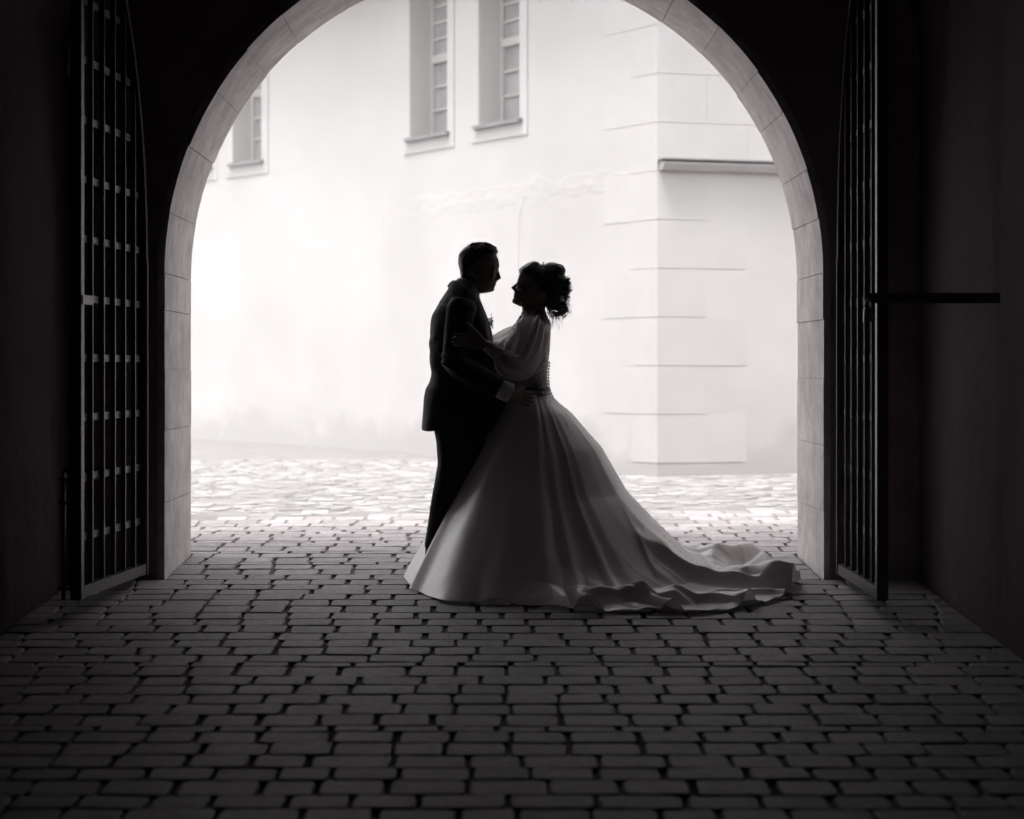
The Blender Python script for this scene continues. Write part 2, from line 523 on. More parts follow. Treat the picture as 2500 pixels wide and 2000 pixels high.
# ------------------------------------------------------------------ building across the courtyard
C0 = Vector((1.324, 17.25, 0))
WA, NA = Vector((-0.535, 0.845, 0)), Vector((-0.845, -0.535, 0))
C1 = C0 + WA * 4.56
WB, NB = Vector((-0.642, 0.767, 0)), Vector((-0.767, -0.642, 0))
WC, NC = Vector((0.957, 0.291, 0)), Vector((0.291, -0.957, 0))
EAVE = 5.05
SILL, HEAD = 3.36, 4.85
house = empty('corner_building', (C0.x, C0.y, zsurf(0, 17.25)))
tag(house, 'pale plastered building with tall recessed windows and a quoined corner across the courtyard', 'building')
Z = Vector((0, 0, 1))

def wall_panel(name, o, wdir, nout, length, z0, z1, holes, depth):
    ts = sorted({0.0, length, *[h[0] for h in holes], *[h[1] for h in holes]})
    zs = sorted({z0, z1, *[h[2] for h in holes], *[h[3] for h in holes]})
    m_ = MB()
    flip = wdir.cross(Z).dot(nout) < 0
    def quad(p): m_.add(p, [(3, 2, 1, 0) if flip else (0, 1, 2, 3)])
    for i in range(len(ts) - 1):
        for k in range(len(zs) - 1):
            tm, zm = (ts[i]+ts[i+1])/2, (zs[k]+zs[k+1])/2
            if any(h[0] < tm < h[1] and h[2] < zm < h[3] for h in holes): continue
            quad([o + wdir*ts[i] + Z*zs[k], o + wdir*ts[i+1] + Z*zs[k], o + wdir*ts[i+1] + Z*zs[k+1], o + wdir*ts[i] + Z*zs[k+1]])
    for (a, b, c, e) in holes:
        for (p, q) in (((a,c),(b,c)), ((b,c),(b,e)), ((b,e),(a,e)), ((a,e),(a,c))):
            A, Bq = o + wdir*p[0] + Z*p[1], o + wdir*q[0] + Z*q[1]
            m_.add([A, Bq, Bq - nout*depth, A - nout*depth], [(0, 1, 2, 3)])
    # rear face so that the wall has its thickness
    quad([o + wdir*length + Z*z0 - nout*0.6, o + Z*z0 - nout*0.6, o + Z*z1 - nout*0.6, o + wdir*length + Z*z1 - nout*0.6])
    return m_.build(name, M['plaster'], house)

def window(o, wdir, nout, a, b, zb, zt, depth):
    def bar(t0, t1, z0, z1, back, thick, m_):
        m_.obox(o + wdir*t0 + Z*z0 - nout*back, wdir*(t1-t0), Z*(z1-z0), -nout*thick)
    f = MB()
    fw = 0.05
    dd = depth - 0.07
    bar(a, a+fw, zb, zt, dd, 0.06, f); bar(b-fw, b, zb, zt, dd, 0.06, f)
    bar(a+fw, b-fw, zb, zb+fw, dd, 0.06, f); bar(a+fw, b-fw, zt-fw, zt, dd, 0.06, f)
    tz = zb + 0.73                                   # transom
    bar(a+fw, b-fw, tz, tz+0.075, dd-0.015, 0.075, f)
    mid = (a+b)/2
    bar(mid-0.022, mid+0.022, zb+fw, tz, dd+0.003, 0.05, f); bar(mid-0.022, mid+0.022, tz+0.075, zt-fw, dd+0.003, 0.05, f)
    rows = [(zb+fw, tz, 3), (tz+0.075, zt-fw, 4)]
    panes = []
    for (z0, z1, k) in rows:
        for i in range(k):
            za, zc = z0 + (z1-z0)*i/k, z0 + (z1-z0)*(i+1)/k
            for (t0, t1) in ((a+fw, mid-0.022), (mid+0.022, b-fw)):
                if i: bar(t0, t1, za-0.011, za+0.011, dd+0.006, 0.035, f)
                panes.append((t0, t1, za, zc))
    win = f.build('window', M['window'], house)
    for (t0, t1, za, zc) in panes:
        p = MB(); bar(t0, t1, za, zc, dd+0.03, 0.004, p); p.build('pane', M['pane'], win)
    s_ = MB()
    s_.obox(o + wdir*(a-0.05) + Z*(zb-0.035) + nout*0.055, wdir*(b-a+0.1), Z*0.035, -nout*(depth+0.0))
    s_.build('sill', M['metal'], win)
    u = MB()
    for (t0, t1, z0, z1) in ((a-0.12, a-0.003, zb-0.15, zt+0.12), (b+0.003, b+0.12, zb-0.15, zt+0.12), (a-0.003, b+0.003, zb-0.15, zb-0.04), (a-0.003, b+0.003, zt+0.003, zt+0.12)):
        u.obox(o + wdir*t0 + Z*z0 - nout*0.01, wdir*(t1-t0), Z*(z1-z0), nout*0.022)
    u.build('surround', M['quoin'], win)

hA = [(2.032, 2.72, SILL, HEAD), (3.281, 3.979, SILL, HEAD)]
hB = [(2.114, 2.671, SILL, HEAD), (3.109, 3.7, SILL, HEAD)]
wall_panel('wall', C0, WA, NA, 4.56, -0.2, EAVE, hA, 0.29)
wall_panel('wall', C1, WB, NB, 14.0, -0.2, EAVE, hB, 0.29)
wall_panel('wall', C0, WC, NC, 12.0, -0.2, EAVE, [], 0.29)
for h in hA: window(C0, WA, NA, *h, 0.29)
for h in hB: window(C1, WB, NB, *h, 0.29)
# quoins: corner blocks standing a little proud, long and short by turns
CH = 0.395
zq = [zsurf(0, 17.25) + 0.10 + CH * i for i in range(13)]
def xpx(px):                              # distance along the right face from its place in the photo
    k = (px - CX) / F
    return (k * C0.y - C0.x) / (WC.x - k * WC.y)
for i, z0 in enumerate(zq):
    if z0 > EAVE - 0.5: break
    long_right = (i % 2 == 0)
    tr = 0.78 if long_right else 0.42
    tl = 0.36 if long_right else 0.74
    g = 0.004
    q = MB()
    pr = 0.003
    # L-shaped plan wrapped round the corner
    a0 = C0 + WA*tl; a1 = C0 + WA*tl + NA*pr
    c0 = C0 + WC*tr; c1 = C0 + WC*tr + NC*pr
    k = C0 + NA*pr*0.9 + NC*pr*0.9
    ring = [a0 - NA*0.02, a1, k, c1, c0 - NC*0.02, C0 - NA*0.02 - NC*0.02]
    q.rings([[p + Z*(z0+g) for p in ring], [p + Z*(z0+CH-g) for p in ring]])
    q.build('quoin', M['quoin'], house)
    # the next block along the right face, flush courses
    for (t0, t1) in ((tr + 0.015, tr + 0.70), (tr + 0.715, tr + 1.42)):
        if z0 < 2.4: continue
        q = MB(); q.obox(C0 + WC*t0 + Z*(z0+g) - NC*0.02, WC*(t1-t0), Z*(CH-2*g), NC*(0.02+pr*0.9)); q.build('quoin', M['quoin'], house)
# stone ledge with its metal cover, on the right face only
zl = CAMZ + (HZ - 415) * 17.25 / F
lm = MB()
prof = [(0.0, 0.0), (0.05, 0.0), (0.105, 0.045), (0.105, 0.06), (0.0, 0.075)]
lm.rings([[C0 + WC*(0.02) + NC*a + Z*(zl+b) for a, b in prof], [C0 + WC*9.0 + NC*a + Z*(zl+b) for a, b in prof]])
lm.build('ledge', M['quoin'], house)
lm = MB(); lm.obox(C0 + WC*0.0 + NC*0.0 + Z*(zl+0.077), WC*9.0, NC*0.13, Z*0.012); lm.build('ledge_cover', M['metal'], house)
# scar of the broken-off ledge that went round the corner: a ragged band of patched plaster
vs, fs = [], []
nt, nz = 150, 12
for i in range(nt + 1):
    for k in range(nz + 1):
        t = 0.1 + 3.9 * i / nt
        v = k / nz
        zc_ = zl - 0.02 - 0.06 * t / 4
        wd = 0.09 + 0.10 * mnoise.noise(Vector((t*3.1, 4.0, 0))) + 0.05 * t / 4
        out = 0.001 * math.sin(math.pi * v) ** 0.6 + (0.004 * mnoise.noise(Vector((t*7, v*3.5, 2))) + 0.004 * mnoise.noise(Vector((t*19, v*8, 5)))) * math.sin(math.pi * v)
        if i in (0, nt) or k in (0, nz): out = -0.004
        vs.append(C0 + WA*t + NA*out + Z*(zc_ + (v - 0.5) * 2 * max(wd, 0.03)))
fs = [(i*(nz+1)+k, i*(nz+1)+k+1, (i+1)*(nz+1)+k+1, (i+1)*(nz+1)+k) for i in range(nt) for k in range(nz)]
link_mesh('plaster_patch', vs, fs, M['plaster'], house, smooth=True)
cb = MB()
cb.tube([C0 + WA*2.05 + NA*0.012 + Z*z for z in (1.75, 2.1, 2.45)] + [C0 + WA*2.0 + NA*0.012 + Z*2.58, C0 + WA*1.93 + NA*0.004 + Z*2.68], 0.0018, 6)
cb.build('cable', M['quoin'], house, smooth=True)
# unseen eaves and steep roof, shaped to shade the upper wall and passage
rm = MB()
def eave(a, b, na, nb, ov):
    rm.rings([[p + Z*0 for p in (a + na*ov, a - na*0.7)] + [a - na*4.2 + Z*8.0, a + na*ov + Z*0.16],
              [b + nb*ov, b - nb*0.7, b - nb*4.2 + Z*8.0, b + nb*ov + Z*0.16]])
OV = 0.5
nAC = (NA + NC).normalized() * 1.25
eave(C0 + Z*EAVE, C1 + Z*EAVE, nAC, (NA+NB).normalized(), OV)
eave(C1 + Z*EAVE, C1 + WB*14 + Z*EAVE, (NA+NB).normalized(), NB, OV)
eave(C0 + Z*EAVE, C0 + WC*12 + Z*EAVE, nAC, NC, OV)
rm.build('shading_roof', M['shading_roof'], house)

# ------------------------------------------------------------------ paving setts
def unit_sett(seed):
    r = random.Random(seed)
    c = 0.07
    base = [(-.5+c,-.5),(.5-c,-.5),(.5,-.5+c),(.5,.5-c),(.5-c,.5),(-.5+c,.5),(-.5,.5-c),(-.5,-.5+c)]
    base = [(x + r.uniform(-.02,.02), y + r.uniform(-.014,.014)) for x, y in base]
    def ring(s, z): return [(x*s, y*s, z + r.uniform(-0.004, 0.004) * (1 if z > -0.5 else 0)) for x, y in base]
    rs = [ring(1.0, -1.0), ring(0.99, -0.06), ring(0.955, 0.0)]
    return MB().rings(rs)
SETTS = [unit_sett(100 + i) for i in range(14)]
sett_me = []
for i, s_ in enumerate(SETTS):
    me = bpy.data.meshes.new('sett')
    me.from_pydata(s_.v, [], s_.f)
    me.polygons.foreach_set('use_smooth', [len(p.vertices) == 4 and p.center.z > -0.5 for p in me.polygons])
    me.materials.append(M['sett'])
    sett_me.append(me)
items = []
d = 5.6
row = 0
while d < 15.0:
    pitch = random.choice([0.18, 0.19, 0.2, 0.17, 0.21, 0.185])
    if random.random() < 0.1: pitch = 0.1
    if D1 - 0.1 < d + pitch/2 < D2 + 0.05: lo, hi = -AR + 0.005, AR - 0.005
    elif d < D1: lo, hi = XL + 0.02, XR - 0.02
    else: lo, hi = -4.6, 4.6
    wav = random.uniform(0, 6)
    x = lo - random.uniform(0, 0.15) if d > D2 else lo
    first = True
    while x < hi - 0.05:
        ln = random.choice([0.21, 0.22, 0.235, 0.2, 0.26, 0.215, 0.225, 0.28, 0.18])
        if first: ln *= random.uniform(0.45, 1.0); first = False
        if hi - (x + ln) < 0.07: ln = hi - x
        hg = random.uniform(0.006, 0.011) if random.random() < 0.8 else random.uniform(0.010, 0.016)
        yc = d + pitch/2 + 0.004 * math.sin(x * 1.3 + wav) + random.uniform(-0.003, 0.003)
        edge = 14.35 + 0.12 * (x + 1) + 0.25 * mnoise.noise(Vector((x * 2, 3, 0)))
        if d < edge:
            items.append((x + ln/2, yc, ln - 2*hg, pitch - random.uniform(0.013, 0.019), random.uniform(-0.008, 0.008),
                          random.uniform(-0.002, 0.002), random.uniform(-0.007, 0.007), random.uniform(-0.012, 0.012), random.randrange(14)))
        x += ln
    d += pitch
    row += 1
def in_frame(x, y):
    px = CX + F * x / y; py = HZ - F * (zsurf(x, y) - CAMZ) / y
    return -40 < px < 2540 and py < 2030
def area(it): return it[2] * it[3] / it[1] ** 3
vis = sorted([it for it in items if in_frame(it[0], it[1])], key=area, reverse=True)
single, rest = vis[:300], vis[300:]
rest += [it for it in items if not in_frame(it[0], it[1])]
def sett_matrix(it):
    x, y, ln, wd, rz, dz, tx, ty, k = it
    return (Matrix.Translation((x, y, zsurf(x, y) + dz)) @ Matrix.Rotation(rz, 4, 'Z') @ Matrix.Rotation(tx + math.atan(0.0471), 4, 'X')
            @ Matrix.Rotation(ty, 4, 'Y') @ Matrix.Diagonal((ln, wd, 0.05, 1)))
for it in single:
    o = bpy.data.objects.new('sett', sett_me[it[8]])
    COL.objects.link(o); o.parent = ground
    o.matrix_local = sett_matrix(it)
mb = MB()
for it in rest:
    mt = sett_matrix(it); s_ = SETTS[it[8]]
    mb.add([mt @ Vector(v) for v in s_.v], s_.f)
ps = mb.build('sett_paving', M['sett'], ground)
ps.data.polygons.foreach_set('use_smooth', [len(p.vertices) == 4 for p in ps.data.polygons])
ps['kind'] = 'stuff'
# rough little cobbles of the courtyard
mb = MB()
y = 13.9
while y < 19.5:
    x = -5.0 + random.uniform(0, .1)
    while x < 5.0:
        sz = random.uniform(0.09, 0.16)
        xx, yy = x + random.uniform(-.02, .02), y + random.uniform(-.03, .03)
        edge = 14.42 + 0.12 * (xx + 1) + 0.25 * mnoise.noise(Vector((xx * 2, 3, 0)))
        pa = Vector((xx, yy, 0)) - C0
        ok = pa.dot(NA) > 0.12 or pa.dot(NC) > 0.12
        if yy > edge + 0.16 and ok:
            mt = (Matrix.Translation((xx, yy, zsurf(xx, yy) + random.uniform(-0.008, 0.006))) @ Matrix.Rotation(random.uniform(0, 3.1), 4, 'Z')
                  @ Matrix.Rotation(random.uniform(-.1, .1), 4, 'X') @ Matrix.Diagonal((sz * random.uniform(.9, 1.3), sz, 0.045, 1)))
            s_ = random.choice(SETTS)
            mb.add([mt @ Vector(v) for v in s_.v], s_.f)
        x += sz * 1.12
    y += 0.125
cobs = mb.build('courtyard_cobbles', M['rubble'], None, smooth=True)
tag(cobs, 'pale uneven cobbles of the courtyard beyond the arch', 'cobbles', kind='stuff')

# ------------------------------------------------------------------ iron gates
def iron_gate(hx, hd, fx, fd, label, side):
    g = empty('iron_gate', (hx, hd, zsurf(hx, hd)))
    tag(g, label, 'gate', 'arched iron gate leaves standing open')
    H, Fv = Vector((hx, hd, 0)), Vector((fx, fd, 0))
    U = (Fv - H); Lg = U.length; U.normalize()
    Nn = Vector((U.y, -U.x, 0)) * (1 if side < 0 else -1)      # towards the opening
    if (Nn.x > 0) != (side < 0): Nn = -Nn
    zb, zs = 0.035, 1.70
    def ztop(u): return zs + 1.8 * math.sqrt(max(0.0, 1 - ((Lg - u) / Lg) ** 2))
    def bx(u0, u1, n0, n1, z0, z1): return MB().obox(H + U*u0 + Nn*n0 + Z*z0, U*(u1-u0), Nn*(n1-n0), Z*(z1-z0))
    bx(0, 0.03, -0.025, 0.025, zb, zs + 0.02).build('hinge_stile', M['iron'], g)
    bx(Lg - 0.05, Lg, -0.027, 0.027, zb - 0.004, ztop(Lg) + 0.02).build('lock_stile', M['iron'], g)
    bx(0.03, Lg - 0.05, -0.02, 0.02, zb, zb + 0.055).build('bottom_rail', M['iron'], g)
    rs = []
    for i in range(29):
        a = math.pi/2 * i / 28
        u = Lg - Lg * math.cos(a); z = zs + 1.8 * math.sin(a)
        du, dz = Lg * math.sin(a) + 1e-6, 1.8 * math.cos(a)
        l = math.hypot(du, dz); pu, pz = dz/l, -du/l
        c = H + U*u + Z*z
        rs.append([c + (U*pu + Z*pz)*s1*0.018 + (U*pu + Z*pz)*0.018 + Nn*s2*0.022 for s1, s2 in ((-1,-1),(1,-1),(1,1),(-1,1))])
    MB().rings(rs).build('arched_rail', M['iron'], g)
    for s_ in (0.17, 0.325, 0.48, 0.64, 0.80):
        u = s_ * Lg
        bx(u - 0.0055, u + 0.0055, -0.0115, 0.0115, zb + 0.057, ztop(u) - 0.03).build('bar', M['iron'], g)
    for k in range(11):
        z = 0.318 + 0.289 * k
        u0 = 0.032
        if z > zs - 0.04:
            q = (z + 0.02 - zs) / 1.8
            if q >= 1: continue
            u0 = Lg - Lg * math.sqrt(1 - q*q) + 0.04
        if u0 > Lg - 0.3: continue
        bx(u0, Lg - 0.052, -0.019, -0.0115, z - 0.018, z + 0.018).build('crossbar', M['iron'], g)
        # small clips fixing the upright bars to each crossbar
    for zh in (0.42, 1.35):
        bx(-0.05, 0.0, -0.012, 0.012, zh, zh + 0.07).build('hinge', M['iron'], g)
    return g, H, U, Nn, Lg

gl, H, U, Nn, Lg = iron_gate(-1.873, 11.40, -1.991, 10.14, 'black iron gate leaf by the left wall, with a drop bolt at its foot', -1)
# drop bolt in its brackets
bt = MB(); c = H + U*(Lg - 0.02) - Nn*0.066
bt.tube([c + Z*0.03, c + Z*0.64], 0.011, 8); bt.tube([c + Z*0.64, c + Z*0.648 + Nn*0.02, c + Z*0.648 + Nn*0.035], 0.008, 8)
bt.build('drop_bolt', M['iron'], gl, smooth=True)
for zz in (0.60, 0.485, 0.075):
    MB().obox(H + U*(Lg-0.04) - Nn*0.09 + Z*zz, U*0.035, Nn*0.062, Z*0.012).build('bracket', M['iron'], gl)
MB().obox(H + U*(Lg-0.18) - Nn*0.03 + Z*1.44, U*0.17, Nn*0.062, Z*0.045).build('lock_case', M['iron'], gl)
gr, H, U, Nn, Lg = iron_gate(1.856, 11.40, 1.845, 10.11, 'black iron gate leaf at the right wall, held open by a locking bar', 1)
a_, b_ = P(2113, 728, 10.09), Vector((XR + 0.02, 9.60, CAMZ + (HZ - 728) * 9.6 / F))
dv = (b_ - a_)
pn = Vector((dv.y, -dv.x, 0)).normalized() * 0.012
MB().obox(a_ - pn - Z*0.024, dv, pn*2, Z*0.048).build('locking_bar', M['iron'], gr)
pk = empty('padlock', P(2119, 790, 10.05))
tag(pk, 'steel padlock hanging from the locking bar of the right gate', 'padlock')
pc = P(2119, 768, 10.05)
mb = MB(); rs = []
for (z, sx, sy) in ((-0.035, .021, .011), (-0.033, .023, .013), (0.028, .019, .012), (0.031, .017, .010)):
    rs.append([pc + Vector((x*sx, y*sy, z)) for x, y in ((-.8,-1),(.8,-1),(1,-.6),(1,.6),(.8,1),(-.8,1),(-1,.6),(-1,-.6))])
mb.rings(rs).build('body', M['padlock'], pk)
mb = MB(); mb.tube([pc + Vector((x, 0, z)) for x, z in ((-.012,.03),(-.012,.055),(-.008,.066),(0,.07),(.008,.066),(.012,.055),(.012,.03))], 0.0035, 8)
mb.build('shackle', M['padlock'], pk, smooth=True)

# ------------------------------------------------------------------ people
DP = 11.38                                   # the couple stand in this plane
def B(px, py, y=0.0):
    p = P(px, py, DP); p.y += y; return p
GZ = zsurf(0, DP)
def section(xl, xr, py, b, y0=0.0, n=28, ex=2.2, front=0, nar=0.0):
    """horizontal slice between two outline points, half-depth b; front=+1/-1 narrows that end"""
    a_, c_ = B(xl, py), B(xr, py)
    cx_, ax_ = (a_.x + c_.x)/2, (c_.x - a_.x)/2
    pts = []
    for k in range(n):
        q = 2*math.pi*k/n
        cq, sq = math.cos(q), math.sin(q)
        ux = math.copysign(abs(cq) ** (2/ex), cq); uy = math.copysign(abs(sq) ** (2/ex), sq)
        if front: uy *= 1 - nar * max(0.0, ux * front) ** 1.5
        pts.append(Vector((cx_ + ax_*ux, DP + y0 + b*uy, a_.z)))
    return pts
def loft(mb, rows, **kw):
    rows = sorted(rows, key=lambda r: -r[0])
    mb.rings([section(r[1], r[2], r[0], r[3], **kw) for r in rows])
    return mb
def resample(rows, step):
    rows = sorted(rows); a = np.array(rows, dtype=float)
    ys = np.arange(a[0, 0], a[-1, 0] + 0.01, step)
    return [(y, *[float(np.interp(y, a[:, 0], a[:, k])) for k in range(1, a.shape[1])]) for y in ys]

def hand(mb, wrist, knuckle, tip, back_n, side, thumb_tip, curl=0.018, s=1.0):
    """palm and five separate fingers: wrist -> knuckles -> tips; back_n = direction of the back of the hand, side = towards the index finger"""
    wrist, knuckle, tip = map(Vector, (wrist, knuckle, tip))
    ax = (knuckle - wrist).normalized()
    back_n = Vector(back_n); back_n = (back_n - ax*back_n.dot(ax)).normalized()
    side = Vector(side); side = (side - ax*side.dot(ax) - back_n*side.dot(back_n)).normalized()
    rs = []
    for (t, wd, th) in ((-0.25, .024, .019), (0.0, .026, .018), (0.35, .034, .017), (0.7, .040, .015), (1.0, .040, .0125), (1.08, .036, .010)):
        c = wrist + (knuckle - wrist) * t
        rs.append([c + side*(math.cos(q)*wd*s) + back_n*(math.sin(q)*th*s) for q in [2*math.pi*k/14 for k in range(14)]])
    mb.rings(rs)
    fl = (tip - knuckle).length
    fd = (tip - knuckle).normalized()
    for i, (off, ln) in enumerate(((.029, .93), (.010, 1.0), (-.0095, .94), (-.029, .77))):
        b0 = knuckle + side*off*s - ax*0.018
        spread = side * (off * 0.10)
        p1 = knuckle + side*off*s + fd*0.012
        p2 = p1 + (fd*ln*fl*0.42 + spread*0.5)
        p3 = p2 + fd*ln*fl*0.30 - back_n*curl*0.55 + spread*0.25
        p4 = p3 + fd*ln*fl*0.22 - back_n*curl*0.75
        r = .0088*s
        mb.tube([b0, p1, p2, p3, p4, p4 + (p4-p3).normalized()*0.004], [r*.9, r*1.05, r*.98, r*.88, r*.72, r*.4], 9)
    tb = wrist + (knuckle - wrist)*0.25 + side*0.018*s
    tt = Vector(thumb_tip)
    m1 = tb.lerp(tt, 0.42) + side*0.006; m2 = tb.lerp(tt, 0.72) + side*0.003
    mb.tube([tb - side*0.012, tb, m1, m2, tt, tt + (tt-m2).normalized()*0.004], [.011*s, .015*s, .0115*s, .0105*s, .008*s, .004*s], 9)

# ---------------- person in the dark suit
man = empty('person', (B(1085, 1415).x, DP, GZ))
tag(man, 'person in a dark suit with short hair, facing right, holding the other by the waist', 'person', 'couple embracing under the arch')
head_rows = [(593.5,1160,1186,.018),(596,1150,1192,.034),(600.4,1142,1204,.05),(607.8,1133,1209,.062),(615,1127,1211,.069),(622.7,1122,1212.5,.074),
             (632,1121,1217,.0775),(644,1121,1219,.079),(650.5,1123,1219.5,.0785),(655,1124,1218.5,.0775),(661,1125,1215.5,.076),(668,1126,1213.5,.073),
             (676,1127,1212.5,.070),(683,1128,1212,.067),(688,1129,1213,.064),(691,1130,1212.6,.0625),(693,1130,1210,.061),(695.5,1131,1211.5,.060),(698,1132,1209.5,.058),
             (702,1134,1207.5,.055),(706,1136,1207.5,.052),(710,1138,1206,.047),(713,1140,1201,.042),(715,1141,1190,.036),(717,1142,1176,.032)]
body = MB()
loft(body, resample(head_rows, 1.5), ex=2.25, front=1, nar=0.42, n=40)
# neck, nose, brow, ears
body.rings([section(1127,1172,690,.052), section(1128,1172,705,.055), section(1122,1171,722,.06), section(1108,1170,742,.075), section(1095,1172,760,.12), section(1080,1176,780,.17)][::-1])
def nose(mb, top, tip, under, wid, sgn):
    t, p, u = B(*top), B(*tip), B(*under)
    back = Vector((-sgn*0.03, 0, 0))
    rs = []
    for (c, hw, bk) in ((t, wid*.28, .018), (t.lerp(p, .5), wid*.42, .026), (t.lerp(p, .85), wid*.62, .032), (p, wid*.66, .034), (p.lerp(u, .5) , wid*.85, .03), (u, wid*.7, .022)):
        bx_ = Vector((-sgn*bk, 0, 0))
        rs.append([c + Vector((0, -hw*.25, 0)), c + Vector((0, hw*.25, 0)), c + bx_*.45 + Vector((0, hw*.9, 0)), c + bx_ + Vector((0, hw*1.1, 0)), c + bx_ + Vector((0, -hw*1.1, 0)), c + bx_*.45 + Vector((0, -hw*.9, 0))])
    if sgn > 0: rs = [r[::-1] for r in rs]
    mb.rings(rs[::-1])
nose(body, (1217.5, 659), (1223.8, 679.5), (1214, 686), .019, 1)
for sy in (-1, 1):
    body.ball(B(1207, 655, sy*.033), .011, sc=(1.1, 1.8, .6))          # brow
    body.ball(B(1202, 674, sy*.040), .015, sc=(.9, 1, .9))                  # cheek
    rt = Matrix.Rotation(-0.18, 3, 'Y') @ Matrix.Rotation(sy*0.35, 3, 'Z')
    body.ball(B(1160, 661, sy*.078), .03, sc=(.55, .22, 1.05), rot=rt)     # ear
    body.ball(B(1158, 651, sy*.082), .014, sc=(1.0, .35, .8), rot=rt)
# torso and legs under the clothes
loft(body, [(770,1078,1168,.17),(800,1068,1176,.18),(850,1064,1180,.165),(910,1068,1178,.15),(960,1064,1178,.16),(1010,1062,1172,.17),(1050,1070,1165,.165)])
for sy in (-1, 1):
    body.rings([section(xl, xr, py, hd, y0=sy*.095) for (py, xl, xr, hd) in ((1406,1062,1082,.04),(1371,1050,1082,.045),(1274,1056,1102,.055),(1200,1068,1118,.058),(1130,1080,1140,.075),(1040,1076,1160,.09),(1000,1078,1160,.09))])
    body.tube([B(1088, 1408, sy*.095) + Vector((-.05, 0, -.008)), B(1088, 1408, sy*.095) + Vector((.05, 0, 0)), B(1088, 1408, sy*.095) + Vector((.15, 0, -.012))], [.034, .036, .024], 10)
# arms: near one round her waist, far one behind her back
sh, el, wr = B(1128,752,-.17), B(1107,888,-.235), B(1226,951,-.245)
body.tube([sh, sh.lerp(el,.5), el, el.lerp(wr,.5), wr, B(1250,962,-.235)], [.055,.05,.042,.038,.029,.027], 12)
hand(body, B(1245,960,-.232), B(1268,967,-.205), B(1298,975,-.175), (0.15,-1,0.1), (0.2,0,1), B(1278,947,-.185), curl=.0)
sh2, el2, wr2 = B(1130,755,.17), B(1130,880,.23), B(1225,900,.22)
body.tube([sh2, sh2.lerp(el2,.5), el2, el2.lerp(wr2,.5), wr2, B(1250,902,.2)], [.055,.05,.042,.038,.029,.027], 12)
hand(body, B(1250,902,.20), B(1285,898,.18), B(1325,890,.14), (0.1,1,0), (0,0,1), B(1290,872,.17), curl=-.01)
remeshed(body, 'body', M['skin'], man, .0034, 2)
for sy in (-1, 1):
    MB().ball(B(1203, 663, sy*.032), .0115).build('eye', M['eye'], man, smooth=True)
# hair: short, brushed up at the front
hair = MB()
hr = [(592,1164,1184,.02),(594.8,1149,1190,.04),(600.4,1140,1206,.056),(607.8,1131,1212.5,.068),(615,1124.5,1216,.075),(619,1122.5,1214,.078),(623,1120,1208,.080),
      (628,1119,1200,.0815),(634,1118.5,1190,.083),(640,1118.5,1180,.0835),(648,1120,1171,.0825),(656,1122.5,1166,.081),(664,1123.5,1155,.077),(671,1124.5,1147,.069),(678,1125.5,1138,.05)]
loft(hair, resample(hr, 2.0), ex=2.3, n=40)
for i in range(150):                                    # loose ends along the brushed-up front
    a = random.random()
    px = 1150 + 62*a; py = float(np.interp(px, [1150,1164,1184,1206,1212,1216], [595,593,593,602,609,616]))
    yy = random.uniform(-.045, .045)
    p0 = B(px - 4, py + 5, yy); p1 = B(px + random.uniform(0, 3), py - random.uniform(-1.5, 1.2), yy); p2 = B(px + random.uniform(3, 7), py + random.uniform(-1, 1.5), yy + random.uniform(-.006, .006))
    hair.tube([p0, p1, p2], [.0035, .003, .0016], 4)
hair_o = remeshed(hair, 'hair', M['hair'], man, .0036, 1, lambda c: vnoise(c*np.array([1, 1, 1.6]), 95) * .0022 + vnoise(c, 28) * .002)
hs_ = MB()
for i in range(260):                                    # single short hairs catching the light round the outline
    py = random.uniform(592, 668); a = np.array(hr)
    xl = float(np.interp(py, a[:,0], a[:,1])); xr = float(np.interp(py, a[:,0], a[:,2]))
    if py < 602: px = random.uniform(xl, xr)
    else: px = xl if (random.random() < .45 or py > 622) else xr
    yy = random.uniform(-.05, .05)
    p0 = B(px, py, yy) + Vector((.004 if px < 1165 else -.006, 0, -.004))
    dx = random.uniform(.004, .011) * (1 if px > 1150 else .35); dz = random.uniform(-.001, .006) if py < 625 else random.uniform(-.010, -.004)
    p1 = p0 + Vector((dx*.5 - (.004 if px < 1140 else 0), random.uniform(-.003, .003), dz*.8 + .002)); p2 = p1 + Vector((dx*.6, random.uniform(-.003, .003), dz*.4))
    hs_.tube([p0, p1, p2], [.0011, .0009, .0004], 3)
hs_.build('hair_strands', M['hair'], man, smooth=True)['kind'] = 'stuff'
# jacket
jk = MB()
jrows = [(684,1105,1120,.03),(688,1101,1126,.06),(694,1098,1135,.085),(702,1093.5,1147,.11),(710,1088.5,1156,.135),(718,1083,1164,.155),(733,1073.5,1173,.19),(748,1065,1179,.205),(762,1058.5,1184,.212),(778,1054.5,1189,.214),(795,1051,1194,.212),(827,1049,1200,.205),
         (860,1048.5,1208,.192),(885,1049,1218,.182),(900,1052.5,1224,.178),(910,1054.5,1236,.177),(922,1053,1241,.178),(935,1050,1243,.181),(944,1044,1240,.184),(952,1040,1243,.187),(975,1035.5,1242,.193),(1010,1032,1230,.198),(1035,1029.5,1212,.2),(1055,1028,1204,.2)]
loft(jk, resample(jrows, 4), ex=2.35, n=44)
for (a1, e1, w1) in ((sh, el, wr), (sh2, el2, wr2)):
    pts, rad = [], []
    for t, r in ((-.12,.062),(0,.079),(.25,.076),(.5,.07),(.8,.064),(1.0,.062)):
        pts.append(a1.lerp(e1, t)); rad.append(r)
    for t, r in ((.1,.063),(.35,.062),(.7,.059),(.96,.058)):
        pts.append(e1.lerp(w1, t)); rad.append(r)
    jk.tube(pts, rad, 20)
